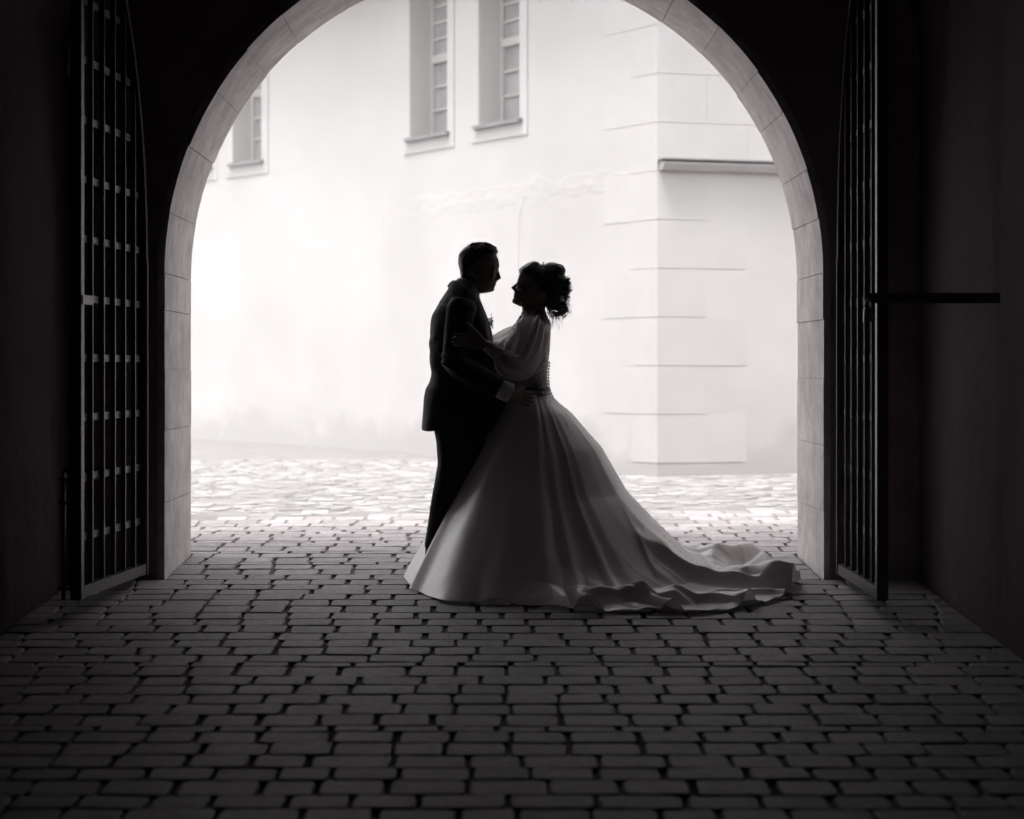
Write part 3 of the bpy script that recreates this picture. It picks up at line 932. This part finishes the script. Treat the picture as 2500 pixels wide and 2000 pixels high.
def jdisp(c):
    z = c[:, 2]
    f = vnoise(c*np.array([1, 1, .55]), 9) * .007 + vnoise(c*np.array([.6, 1, 2.2]), 13, 5) * .006 * np.clip(.5 + 2 * vnoise(c, 4, 2), 0, 1.4)
    # creases in the bend of the sleeve
    ex_ = np.exp(-((c[:,0]-el.x)**2 + (c[:,2]-el.z)**2) / .006) * (c[:,1] < DP - .12)
    return f + ex_ * .006 * np.sin((c[:,0]*.7 + c[:,2]) * 150)
remeshed(jk, 'jacket', M['suit'], man, .0062, 5, jdisp)
# turned-down collar, lapel and shirt
def tilted_ring(c, ax, a, b, n=40, lift=.024):
    ax = Vector(ax).normalized(); ay = Vector((0, 1, 0))
    up_ = Vector((-ax.z, 0, ax.x)); up_ = up_ if up_.z > 0 else -up_
    return [c + ax*(a*math.cos(q)) + ay*(b*math.sin(q)) + up_*(lift*math.sin(q)**2) for q in [2*math.pi*k/n for k in range(n)]]
cax = (B(1170,727) - B(1119,680)); cn = Vector((cax.z, 0, -cax.x)).normalized()
if cn.z > 0: cn = -cn
cc = (B(1169.5,726) + B(1119,680)) / 2
col_ = MB()
R1 = tilted_ring(cc, cax, .0765, .064, lift=.036); R2 = tilted_ring(cc + cn*.045, cax, .082, .072)
R3 = tilted_ring(cc + cn*.045, cax, .077, .067); R4 = tilted_ring(cc, cax, .0725, .060, lift=.036)
col_.rings([R1, R2, R3, R4, R1], cap=False)
col_.add([B(1170,727,-.022), B(1166,738,-.05), B(1176,744,-.02), B(1173,730,-.004)], [(0,1,2,3)])
shirt = col_.build('shirt_collar', M['shirt'], man, smooth=True)
jc = MB()
c2 = cc + cn*.052 + (-cax.normalized())*.006
R1 = tilted_ring(c2 - cn*.024, cax, .084, .074); R2 = tilted_ring(c2 - cn*.006, cax, .089, .088); R3 = tilted_ring(c2 + cn*.022, cax, .084, .10); R4 = tilted_ring(c2 + cn*.02, cax, .074, .085); R5 = tilted_ring(c2 - cn*.020, cax, .079, .068)
jc.rings([R1, R2, R3, R4, R5, R1], cap=False)
jc.build('jacket_collar', M['suit'], man, smooth=True)
for sy in (-1, 1):
    lp = MB()
    edge = [(1150,722,.085),(1165,745,.098),(1177,770,.10),(1188,797,.085),(1193,825,.07),(1194,850,.05)]
    inn = [(1160,722,.055),(1172,740,.05),(1183,765,.042),(1193,792,.03),(1199,818,.02),(1201,850,.015)]
    va = [B(x, y, sy*b) + Vector((.004, sy*.004, 0)) for x, y, b in edge]; vb = [B(x, y, sy*b) + Vector((.008, 0, 0)) for x, y, b in inn]
    vc = [p + Vector((-.008, -sy*.008, 0)) for p in va]; vd = [p + Vector((-.012, 0, 0)) for p in vb]
    lp.rings([[a, b, d_, c_] for a, b, c_, d_ in zip(va, vb, vc, vd)])
    lp.build('lapel', M['suit'], man)
sf = MB()
loft(sf, [(722,1140,1171,.03),(740,1140,1174,.035),(765,1150,1185,.035),(790,1150,1195,.03),(815,1150,1199,.02)], n=16)
sf.build('shirt_front', M['shirt'], man, smooth=True)
# cuff with its button
for (e1, w1, hw, nm) in ((el, B(1226,951,-.245), B(1250,962,-.235), 1), (el2, wr2, B(1250,902,.2), 0)):
    cf = MB(); dirv = (hw - w1).normalized()
    p0 = w1 - dirv*.02
    rings_ = []
    up_ = Vector((0,0,1)); nv_ = (up_ - dirv*up_.dot(dirv)).normalized(); bv_ = dirv.cross(nv_)
    for (t, r) in ((0,.051),(.066,.0525),(.068,.05),(.0,.047)):
        rings_.append([p0 + dirv*t + nv_*(math.cos(q)*r) + bv_*(math.sin(q)*r*.8) for q in [2*math.pi*k/24 for k in range(24)]])
    cf.rings(rings_, cap=False)
    cfo = cf.build('shirt_cuff', M['shirt'], man, smooth=True)
    if nm: MB().ball(p0 + dirv*.045 - nv_*.03 + Vector((0,-.036,0)), .006, sc=(1,.5,1)).build('cuff_button', M['button'], cfo, smooth=True)
# trousers and shoes
tr = MB()
for sy in (-1, 1):
    off = 0 if sy < 0 else 10
    rows = [(1020,1040+22,1196,.10),(1045,1060,1196,.105),(1073,1066,1188,.10),(1130,1070.5,1164,.095),(1180,1064,1140,.088),(1231,1052.5,1126,.083),(1274,1044.5,1114,.08),(1324,1037.5,1104,.078),(1371,1037,1098,.078),(1404,1040,1098,.078)]
    loft(tr, resample([(a, b + off*(a>1100), c + off*(a>1100), e) for a, b, c, e in rows], 6), y0=sy*.095, n=28)
remeshed(tr, 'trousers', M['trouser'], man, .0065, 4, lambda c: vnoise(c*np.array([1, 1, .3]), 16) * .006 + np.where(c[:,2] < .25, vnoise(c*np.array([.6, .6, 2.4]), 12, 3) * .005, 0))
for sy in (-1, 1):
    s_ = MB(); b0 = B(1085, 1411, sy*.095); b0.z = GZ + .006
    rs = []
    for (x, wd, h) in ((-.085,.026,.05),(-.07,.034,.07),(-.02,.036,.075),(.04,.04,.06),(.10,.044,.042),(.16,.04,.032),(.20,.022,.02)):
        rs.append([b0 + Vector((x, wd*math.cos(q), max(0, h*math.sin(q)) if math.sin(q) > 0 else -.001)) for q in [2*math.pi*k/16 for k in range(16)]])
    s_.rings(rs).build('shoe', M['shoe'], man, smooth=True)
# flower at the far lapel
fl_ = MB()
for i in range(46):
    c = B(1197 + random.gauss(0, 3.6), 787 + random.gauss(0, 9), .045 + random.gauss(0, .014))
    rt = Matrix.Rotation(random.uniform(0, 6.3), 3, 'Z') @ Matrix.Rotation(random.uniform(0, 3.1), 3, 'X')
    fl_.ball(c, random.uniform(.004, .009), 6, 4, sc=(1, .55, .35), rot=rt)
for i in range(16):
    a = B(1196, 790, .04); b = B(1196 + random.uniform(2, 9), 790 + random.uniform(-26, 12), .045 + random.uniform(-.02, .02))
    fl_.tube([a, a.lerp(b, .6) + Vector((.003, 0, .003)), b], [.0012, .001, .0006], 4)
fl_.build('boutonniere', M['petal'], man, smooth=True)

# ---------------- person in the white gown
lady = empty('person', (B(1298, 1415).x, DP, GZ))
tag(lady, 'person in a long white satin gown with a train and a curled updo, facing left', 'person', 'couple embracing under the arch')
lb = MB()
hrows = [(646,1298,1340,.03),(650,1286,1348,.045),(656,1275,1360,.058),(664,1269.5,1366,.066),(672,1267,1369,.0705),(680,1264.5,1371,.072),(686,1262.5,1371,.072),(691,1262.5,1370,.071),(696,1263,1369,.070),
         (702,1260,1367,.068),(708,1257.5,1364,.066),(712,1256,1361,.064),(715.5,1254,1358,.062),(718,1254.6,1356,.060),(720,1254.8,1354,.059),(723,1252.6,1352,.057),(727,1254,1349,.055),(730,1252,1346,.053),(733.5,1249.8,1343,.05),
         (737,1250,1340,.047),(740,1252,1338,.043),(743,1258,1337,.039),(746,1264,1336,.035),(749,1270,1335,.032)]
loft(lb, resample(hrows, 1.5), ex=2.2, front=-1, nar=0.5, n=40)
nose(lb, (1261.5, 690), (1247.2, 702), (1254.5, 711), .018, -1)
for sy in (-1, 1):
    lb.ball(B(1266, 704, sy*.036), .014, sc=(1, 1, .9))
    rt = Matrix.Rotation(0.25, 3, 'Y') @ Matrix.Rotation(-sy*0.3, 3, 'Z')
    lb.ball(B(1313, 716, sy*.066), .026, sc=(.55, .22, 1.05), rot=rt)
lb.rings([section(1275,1331,770,.055), section(1274.5,1331,755,.047), section(1274,1333,745,.044), section(1280,1336,732,.042)])
loft(lb, [(768,1280,1328,.07),(782,1270,1335,.12),(800,1256,1338,.15),(840,1236,1337,.145),(880,1236,1333,.12),(925,1256,1332,.105),(960,1256,1342,.125),(1000,1250,1352,.15),(1040,1256,1348,.15)])
for sy in (-1, 1):
    lb.rings([section(xl, xr, py, hd, y0=sy*.08) for (py, xl, xr, hd) in ((1400,1288,1306,.032),(1360,1284,1308,.036),(1270,1278,1316,.05),(1200,1278,1314,.05),(1120,1270,1325,.065),(1030,1262,1345,.08),(1000,1265,1342,.08))])
    lb.tube([B(1300,1409,sy*.08), B(1285,1411,sy*.08), B(1258,1416,sy*.08)], [.028,.03,.02], 10)
# arms
s1, e1, w1 = B(1302,803,-.155), B(1262,898,-.28), B(1190,846,-.322)
lb.tube([s1 + Vector((0,.05,0)), s1, s1.lerp(e1,.5), e1, e1.lerp(w1,.5), w1], [.04,.044,.04,.034,.031,.0245], 12)
hand(lb, B(1186,844,-.325), B(1148,832,-.322), B(1108,832,-.315), (0,-1,0), (0.1,0,1), B(1141,791,-.312), curl=.01, s=.95)
s2, e2, w2 = B(1296,806,.155), B(1222,850,.26), B(1165,838,.30)
lb.tube([s2 - Vector((0,.05,0)), s2, s2.lerp(e2,.5), e2, e2.lerp(w2,.5), w2], [.04,.044,.04,.034,.031,.0245], 12)
hand(lb, B(1163,838,.305), B(1128,826,.30), B(1094,818,.275), (0,1,0), (0.1,0,1), B(1122,798,.29), curl=.01, s=.95)
remeshed(lb, 'body', M['skin'], lady, .0034, 2)
for sy in (-1, 1):
    MB().ball(B(1265.5, 692.5, sy*.029), .011).build('eye', M['eye'], lady, smooth=True)
# hair
hb = MB()
loft(hb, resample([(638,1298,1309,.02),(641,1290,1315,.04),(645,1283,1318,.052),(650,1276,1320,.061),(655,1270.5,1324,.068),(660,1266.5,1330,.073),(665,1267.5,1336,.076),(672,1274,1342,.078),(682,1284,1345,.078),(694,1296,1348,.077),(706,1304,1350,.074),(716,1314,1350,.068)], 2), ex=2.2, n=36)
loft(hb, resample([(641.5,1338,1354,.03),(643,1332,1362,.045),(646,1328,1370,.056),(650,1323,1376,.066),(656,1318,1380,.075),(662,1312,1381.5,.081),(668,1312,1380,.085),(674,1314,1378,.086),(680,1316,1384,.087),(688,1320,1385,.085),(700,1324,1384,.078),(712,1326,1381,.070),(725,1328,1376,.064),(740,1330,1372,.055),(750,1332,1368,.045),(758,1338,1362,.03)], 2), ex=2.3, n=36)
for i in range(26):                                     # coils of hair pinned over the back
    py = random.uniform(676, 762); px = float(np.interp(py, [676,690,712,740,762], [1374,1383,1382,1377,1366])) + random.uniform(-8, 6)
    yy = random.uniform(-.07, .07) * (1 - .3 * (py > 745))
    c = B(px, py, yy); rr = random.uniform(.013, .021)
    ax_ = Vector((random.gauss(0,1), random.gauss(0,1), random.gauss(0,1))).normalized()
    u_ = ax_.orthogonal().normalized(); v_ = ax_.cross(u_)
    hb.tube([c + (u_*math.cos(t) + v_*math.sin(t))*rr*(1 - t*.06) + ax_*t*.003 for t in np.linspace(0, 6.5, 14)], [.0065]*10 + [.005,.004,.003,.002], 6)
hair2 = remeshed(hb, 'hair', M['hair'], lady, .0042, 2, lambda c: vnoise(c*np.array([.5, 1, 1.8]), 80) * .0022 + vnoise(c, 30, 4) * .003)
cu = MB()
def curl_strand(p0, p1, rad, turns, r0, amp0=0.2):
    ax_ = (p1 - p0); L_ = ax_.length; ax_.normalize(); u_ = ax_.orthogonal().normalized(); v_ = ax_.cross(u_); ph = random.uniform(0, 6.3)
    k = int(10 + turns * 9)
    pts = []
    for i in range(k + 1):
        t = i / k; a = ph + turns * 6.283 * t; rr = rad * (amp0 + (1 - amp0) * t)
        pts.append(p0 + ax_*L_*t + (u_*math.cos(a) + v_*math.sin(a))*rr + Vector((0, 0, -.012*t*t)))
    cu.tube(pts, [r0 * (1 - .75 * i / k) for i in range(k + 1)], 4)
for i in range(120):                                    # ringlets round the back edge
    py = random.uniform(676, 764); px = float(np.interp(py, [676,690,712,740,764], [1380,1388,1386,1382,1368]))
    p0 = B(px - 5, py, random.uniform(-.06, .06))
    p1 = p0 + Vector((random.uniform(.004, .030), random.uniform(-.025, .025), random.uniform(-.035, .02)))
    curl_strand(p0, p1, random.uniform(.007, .014), random.uniform(.9, 1.9), random.uniform(.0014, .0034), .6)
for i in range(80):                                     # loose locks falling to the neck
    px = random.uniform(1338, 1386); py = float(np.interp(px, [1338,1352,1372,1386], [758,766,766,752]))
    p0 = B(px, py - 4, random.uniform(-.05, .05))
    p1 = p0 + Vector((random.uniform(-.015, .03), random.uniform(-.02, .02), -random.uniform(.004, .030)))
    curl_strand(p0, p1, random.uniform(.008, .015), random.uniform(.9, 1.7), random.uniform(.0014, .0034), .4)
for (x0, y0, x1, y1) in ((1352,768,1341,812),(1356,770,1364,803),(1350,768,1352,800),(1344,764,1348,790),(1361,770,1372,795)):
    for k in range(3):
        curl_strand(B(x0, y0, random.uniform(-.02,.02)), B(x1 + random.uniform(-4,4), y1 + random.uniform(-8,2), random.uniform(-.03,.03)), .008, random.uniform(.9,1.4), .0013, .3)
for i in range(130):                                    # fine curls of the front and stray hairs
    a = random.random()
    if a < .6:
        px = random.uniform(1267, 1316); py = float(np.interp(px, [1266,1273,1287,1304,1316], [661,653,645,639,646]))
    else:
        px = random.uniform(1374, 1390); py = float(np.interp(px, [1374,1390], [660,720])) + random.uniform(0, 40)
    p0 = B(px, py + 3, random.uniform(-.04, .04))
    p1 = p0 + Vector((random.uniform(-.012, .012) + (.012 if a >= .6 else 0), random.uniform(-.01, .01), random.uniform(.004, .014)))
    curl_strand(p0, p1, random.uniform(.002, .005), random.uniform(.6, 1.4), random.uniform(.0007, .0013), .6)
cu.build('curls', M['hair'], lady, smooth=True)['kind'] = 'stuff'
# tiara over the crown
ti = MB()
for k in range(31):
    q = math.pi * k / 30
    c = B(1323, 655) + Vector((.004*math.sin(q), -.078*math.cos(q), .012 + .020*math.sin(q)))
    c.z = B(1323, 655).z - .03 + .052*math.sin(q) ** .7
    ti.ball(c, .0032, 6, 4)
    if k % 2 == 0: ti.ball(c + Vector((.002, 0, .007)), .0028, 6, 4); ti.ball(c + Vector((.006, 0, .012)), .002, 6, 4)
ti.build('tiara', M['crystal'], lady, smooth=True)
# bodice with a high lace collar
bd = MB()
brows = [(757,1274.5,1332,.05),(763,1273.5,1332.5,.054),(770,1272,1334,.064),(776,1268,1337,.085),(784,1262,1341,.12),(792,1257,1343.5,.148),(805,1249,1344,.165),(820,1240,1344,.17),(840,1230,1343,.162),(860,1226,1342,.15),(880,1230,1339.5,.136),(905,1234,1337.5,.124),
         (925,1238,1337,.118),(945,1244,1339,.116),(956,1240,1343,.13),(964,1236,1347,.14)]
loft(bd, resample(brows, 3), ex=2.2, n=44)
remeshed(bd, 'bodice', M['lace'], lady, .0055, 4, lambda c: vnoise(c, 70) * .0018 + vnoise(c, 22) * .0015)
lc = MB()
for (pc_, rr) in ((762, .0028), (772, .003)):
    pass
for i in range(150):                                    # raised lace leaves on shoulders and collar
    py = random.uniform(764, 812)
    a = np.array(brows); xl = np.interp(py, a[:,0], a[:,1]); xr = np.interp(py, a[:,0], a[:,2]); b = np.interp(py, a[:,0], a[:,3])
    q = random.uniform(0, 6.283)
    c0_ = B((xl+xr)/2, py); c = c0_ + Vector((math.cos(q)*(xr-xl)/2*DP/F*1.01, math.sin(q)*b*1.01, 0))
    rt = Matrix.Rotation(q, 3, 'Z') @ Matrix.Rotation(random.uniform(-.5, .5), 3, 'Y') @ Matrix.Rotation(random.uniform(0, 3.1), 3, 'X')
    lc.ball(c, random.uniform(.007, .014), 6, 4, sc=(.28, 1, .42), rot=rt)
lc.build('lace_trim', M['lace'], lady, smooth=True)['kind'] = 'stuff'
bl = MB()
b1, b2 = section(1240,1344,953,.134, n=40), section(1241,1342.5,944,.130, n=40)
b3, b4 = section(1245,1337,944,.122, n=40), section(1245,1337,953,.124, n=40)
bl.rings([b1, b2, b3, b4, b1], cap=False); bl.build('belt', M['belt'], lady, smooth=True)
# full sheer sleeves gathered into lace cuffs
def sleeve(path, rads, cuff, seed):
    pts, rr = [], []
    pv = [Vector(p) for p in path]
    for i in range(len(pv) - 1):
        for t in np.linspace(0, 1, 7)[:-1]:
            p0, p1, p2, p3 = pv[max(i-1,0)], pv[i], pv[i+1], pv[min(i+2,len(pv)-1)]
            pts.append(0.5*((2*p1) + (p2-p0)*t + (2*p0-5*p1+4*p2-p3)*t*t + (3*p1-p0-3*p2+p3)*t**3))
            rr.append(rads[i] + (rads[i+1]-rads[i])*(3*t*t-2*t**3))
    pts.append(pv[-1]); rr.append(rads[-1])
    n_ = 64; rs = []
    T0 = None; N_ = Vector((0, -1, 0))
    for i, p in enumerate(pts):
        t_ = (pts[min(i+1,len(pts)-1)] - pts[max(i-1,0)]).normalized()
        N_ = (N_ - t_*N_.dot(t_)).normalized(); b_ = t_.cross(N_)
        s_ = i / (len(pts) - 1); ring = []
        for k in range(n_):
            q = 2*math.pi*k/n_
            pl = 0.0
            for (fr, am, ph) in ((4, .17, seed), (7, .19, seed*2.1), (12, .10, seed*3.3)):
                pl += am * math.sin(fr*q + ph + 1.2*math.sin(3*s_*fr*.2 + ph))
            pl = 1 + pl * (.55 + .45 * (abs(s_ - .5) * 2) ** .6) + .10 * mnoise.noise(Vector((math.cos(q)*1.5 + seed, math.sin(q)*1.5, s_*5)))
            ring.append(p + N_*(math.cos(q)*rr[i]*pl) + b_*(math.sin(q)*rr[i]*pl))
        rs.append(ring)
    m_ = MB(); m_.rings(rs, cap=False)
    so_ = m_.build('sleeve', M['chiffon'], lady, smooth=True)
    c_ = MB(); a_, b_ = Vector(cuff[0]), Vector(cuff[1])
    c_.tube([a_, a_.lerp(b_, .5), b_], [.038, .036, .031], 20)
    c_.v = [tuple(Vector(v) + Vector((mnoise.noise(Vector(v)*70), mnoise.noise(Vector(v)*70 + Vector((7,0,0))), mnoise.noise(Vector(v)*70 + Vector((0,9,0)))))*.003) for v in c_.v]
    c_.build('cuff', M['lace'], so_, smooth=True)
sleeve([B(1306,782,-.135), B(1299,806,-.175), B(1287,850,-.235), B(1268,886,-.28), B(1241,888,-.305), B(1219,868,-.318)], [.03,.072,.072,.068,.068,.036], (B(1222,870,-.316), B(1187,845,-.323)), 1.3)
sleeve([B(1300,786,.13), B(1288,808,.165), B(1258,826,.21), B(1230,842,.25), B(1206,844,.28), B(1186,842,.292)], [.03,.066,.068,.066,.052,.034], (B(1190,842,.29), B(1164,838,.30)), 2.7)
# buttons down the back
zb_ = MB()
for i in range(13):
    py = 886 + i * 7.4
    a = np.array(brows); xr = float(np.interp(py, a[:,0], a[:,2]))
    if py > 950: xr = float(np.interp(py, [950, 980], [1340, 1352]))
    MB().ball(B(xr + 2.2, py, -.004), .0068, 10, 6, sc=(.8, 1, 1)).build('button', M['button'], lady, smooth=True)

# gown skirt: a fan of folds from the waist to a hem that trails away to the right
WC0 = B(1298, 952)
ZW = WC0.z
hem_px = [(985,1408),(1015,1438),(1058,1464),(1100,1477),(1180,1480),(1270,1485),(1370,1491),(1440,1501),(1570,1500),(1650,1503),(1740,1500),(1840,1484),(1920,1460),(1955,1428),(1915,1404),(1840,1388)]
hem = []
for (px, py) in hem_px:
    d_ = F * 1.675 / (py - 655.0)
    hem.append(((px - CX) * d_ / F, d_))
hem += [(1.13, 12.12), (0.75, 12.25), (0.35, 12.22), (0.0, 12.1), (-0.28, 11.9), (-0.43, 11.72)]
hem = np.array(hem)
cl = np.vstack([hem, hem[:1]])
sg = np.concatenate([[0], np.cumsum(np.hypot(*np.diff(cl, axis=0).T))])
def hem_at(u):
    """closed smooth hem curve, u in 0..1"""
    s_ = (u % 1.0) * sg[-1]
    i = int(np.searchsorted(sg, s_, side='right') - 1); i = min(i, len(hem) - 1)
    t = (s_ - sg[i]) / (sg[i+1] - sg[i])
    nH = len(hem)
    p0, p1, p2, p3 = hem[(i-1) % nH], hem[i], hem[(i+1) % nH], hem[(i+2) % nH]
    return 0.5*((2*p1) + (p2-p0)*t + (2*p0-5*p1+4*p2-p3)*t*t + (3*p1-p0-3*p2+p3)*t**3)
def u_of(px, py):
    d_ = F * 1.675 / (py - 655.0); q = np.array([(px - CX)*d_/F, d_])
    us = np.linspace(0, 1, 600, endpoint=False)
    return float(us[np.argmin([np.hypot(*(hem_at(u) - q)) for u in us])])
GR_Q = [0, .016, .14, .325, .475, .675, .85, 1.0, 1.25, 3]
GR_Z = [1.0, .962, .875, .694, .47, .29, .15, .055, .012, .008]
# (hem place, width in u, size, kind): 'fold' runs up to the waist, 'flute' stands up from the floor near the hem
FOLDS = [(u_of(1015,1438), .013, .034), (.97, .012, .02), (u_of(1120,1478), .05, -.010), (u_of(1205,1481), .024, .018),
         (u_of(1345,1489), .016, .030), (u_of(1395,1493), .03, -.014), (u_of(1460,1501), .011, .040), (u_of(1520,1501), .02, -.022), (u_of(1585,1500), .011, .034),
         (u_of(1690,1502), .016, .022), (u_of(1890,1470), .016, .016)]
# flutes: (hem place, half-width in u, height, where along the meridian the crest starts)
FLUTES = [(u_of(1440,1501), .0085, .09, .86), (u_of(1645,1503), .006, .07, .86), (u_of(1835,1485), .005, .045, .85),
          (u_of(1935,1448), .008, .08, .80), (u_of(1952,1422), .005, .06, .85), (u_of(1842,1388), .015, .05, .6), (u_of(1215,1482), .009, .03, .88)]
# long folds of the train lying across the floor: crest points on the paving, height, width behind and in front
def fl(px, py):
    d_ = F * 1.675 / (py - 655.0); return ((px - CX) * d_ / F, d_)
RIDGES = [([fl(1470,1486), fl(1560,1487), fl(1648,1490)], .07, .09, .035), ([fl(1600,1450), fl(1700,1452), fl(1830,1452), fl(1940,1450)], .085, .16, .04),
          ([fl(1655,1484), fl(1740,1484), fl(1835,1488)], .055, .07, .03), ([fl(1800,1463), fl(1860,1463), fl(1912,1462)], .032, .04, .02),
          ([fl(1735,1402), fl(1810,1393), fl(1868,1399)], .10, .10, .10), ([fl(1900,1418), fl(1930,1414)], .07, .05, .05), ([fl(1520,1440), fl(1600,1462)], .03, .06, .03)]
def ridge_z(x, y):
    z = 0.0
    for (pts, h, wb, wf) in RIDGES:
        x0, x1 = pts[0][0], pts[-1][0]
        if x < x0 - .25 or x > x1 + .10: continue
        yc = float(np.interp(x, [p[0] for p in pts], [p[1] for p in pts])) + .012 * math.sin(x * 21 + h * 90)
        k = 1.0 if x0 <= x <= x1 else (math.exp(-((x0 - x) / .12) ** 2) if x < x0 else (1 - (x - x1) / .10) ** .7)
        dy = (y - yc) / (wb if y > yc else wf)
        z += h * k * math.exp(-abs(dy) ** 1.7) * (1 + .10 * math.sin(x * 33 + h * 50))
    return z
def wrap(a): return (a + .5) % 1.0 - .5
NU, NT = 760, 130
def skirt_point(u, t):
    hx, hy = hem_at(u)
    dx, dy = hx - WC0.x, hy - WC0.y
    R = math.hypot(dx, dy); cx_, sy_ = dx / R, dy / R
    r0 = 1.0 / math.sqrt((cx_ / .092) ** 2 + (sy_ / .118) ** 2)
    Re = R - r0
    tau = min(1.0, max(0.0, (Re - .62) / .35)); tau = tau*tau*(3 - 2*tau)
    r = Re * (t ** (1.0 - .0*tau))
    zh_lin = (1 - t) ** 0.97
    Rc = .62 + .20 * max(0.0, cx_) + .06
    zh_tr = interp(r / Rc, GR_Q, GR_Z)
    hfrac = zh_lin * (1 - tau) + zh_tr * tau
    x, y = WC0.x + cx_ * (r0 + r), WC0.y + sy_ * (r0 + r)
    g = zsurf(x, y)
    z = g + .004 + (ZW - g) * hfrac
    # folds push the cloth out and in along the slope
    amp = min(1.0, t * 1.5) ** 1.1
    push = 0.0
    for (fu, fw, fa) in FOLDS:
        dd_ = wrap(u - fu) / (fw * (1.35 - .5 * t))
        if abs(dd_) < 3: push += fa * math.exp(-abs(dd_) ** 1.6)
    push += .006 * mnoise.noise(Vector((u * 22, t * 1.2, 1.0))) + .0025 * mnoise.noise(Vector((u * 60, t * 5, 5.0)))
    low = max(0.0, 1 - hfrac * 4) if tau > 0 else 0.0        # lying on the floor
    x += cx_ * push * amp * (1 - .8*low*tau); y += sy_ * push * amp * (1 - .8*low*tau)
    z += abs(push) * .5 * amp * low * tau
    for (fu, fw, fh, ts) in FLUTES:
        dd_ = wrap(u - fu + .004 * math.sin(t * 9)) / fw
        if abs(dd_) < 1.6 and t > ts - .25:
            k = min(1.0, max(0.0, (t - ts + .25) / .35)); k = k*k*(3-2*k)
            z += fh * k * max(0.0, 1 - (abs(dd_) / 1.6) ** 1.7) ** 1.1 * (1 - .18 * math.sin(t * 7 + fu * 40) ** 2)
    if tau > 0:
        rg = 1 - abs(mnoise.noise(Vector((x*2.6 + .5*y, y*7.5, 3)))) * 2.2
        z += tau * max(0, .32 - hfrac) * (.025 * max(0, rg) ** 3 + .008 * mnoise.noise(Vector((x*14, y*18, 7))))
    if tau > 0: z += ridge_z(x, y) * tau * max(0.0, 1 - hfrac * 2.2)
    return Vector((x, y, max(z, zsurf(x, y) + .004)))
sv = [skirt_point(i / NU, (j / (NT - 1))) for j in range(NT) for i in range(NU)]
sfc = [(j*NU+i, j*NU+(i+1) % NU, (j+1)*NU+(i+1) % NU, (j+1)*NU+i) for j in range(NT-1) for i in range(NU)]
skirt = link_mesh('skirt', sv, sfc, M['satin'], lady, smooth=True)
# covered buttons running on down the back seam of the skirt
ub = None
best = 9
for k in range(NU):
    hx, hy = hem_at(k / NU)
    a = math.atan2(hy - WC0.y, hx - WC0.x)
    if abs(a + .30) < best: best, ub = abs(a + .30), k / NU
for i in range(15):
    t = .46 + i * .022
    p = skirt_point(ub, t); q = skirt_point(ub + .004, t); r = skirt_point(ub, t + .01)
    nn = (q - p).cross(r - p).normalized()
    if nn.z < 0: nn = -nn
    MB().ball(p + nn*.0003, .0055, 8, 5, sc=(1, 1, .35), rot=nn.to_track_quat('Z', 'Y').to_matrix()).build('button', M['satin'], lady, smooth=True)
# lace running from the waist on to the skirt
lt = MB()
for i in range(70):
    u_ = random.random(); t_ = abs(random.gauss(0, .03)) + .004
    p = skirt_point(u_, t_)
    nn = Vector((p.x - WC0.x, p.y - WC0.y, .25)).normalized()
    rt = nn.to_track_quat('X', 'Z').to_matrix() @ Matrix.Rotation(random.uniform(0, 3.1), 3, 'X')
    lt.ball(p + nn*.002, random.uniform(.005, .011), 6, 4, sc=(.12, 1, .45), rot=rt)
lt.build('waist_lace', M['satin'], lady, smooth=True)['kind'] = 'stuff'

# ------------------------------------------------------------------ thin mist in the air
hm = bpy.data.materials.new('mist'); hm.use_nodes = True
hm.node_tree.nodes.remove(hm.node_tree.nodes['Principled BSDF'])
pv = hm.node_tree.nodes.new('ShaderNodeVolumePrincipled')
pv.inputs['Color'].default_value = (0.93, 0.9, 0.9, 1)
pv.inputs['Density'].default_value = 0.011
hm.node_tree.links.new(pv.outputs[0], hm.node_tree.nodes['Material Output'].inputs['Volume'])
hz = MB().box((-151, -12.6, -2.6), (151, 201, 15.5)).build('haze', hm)
tag(hz, kind='stuff')
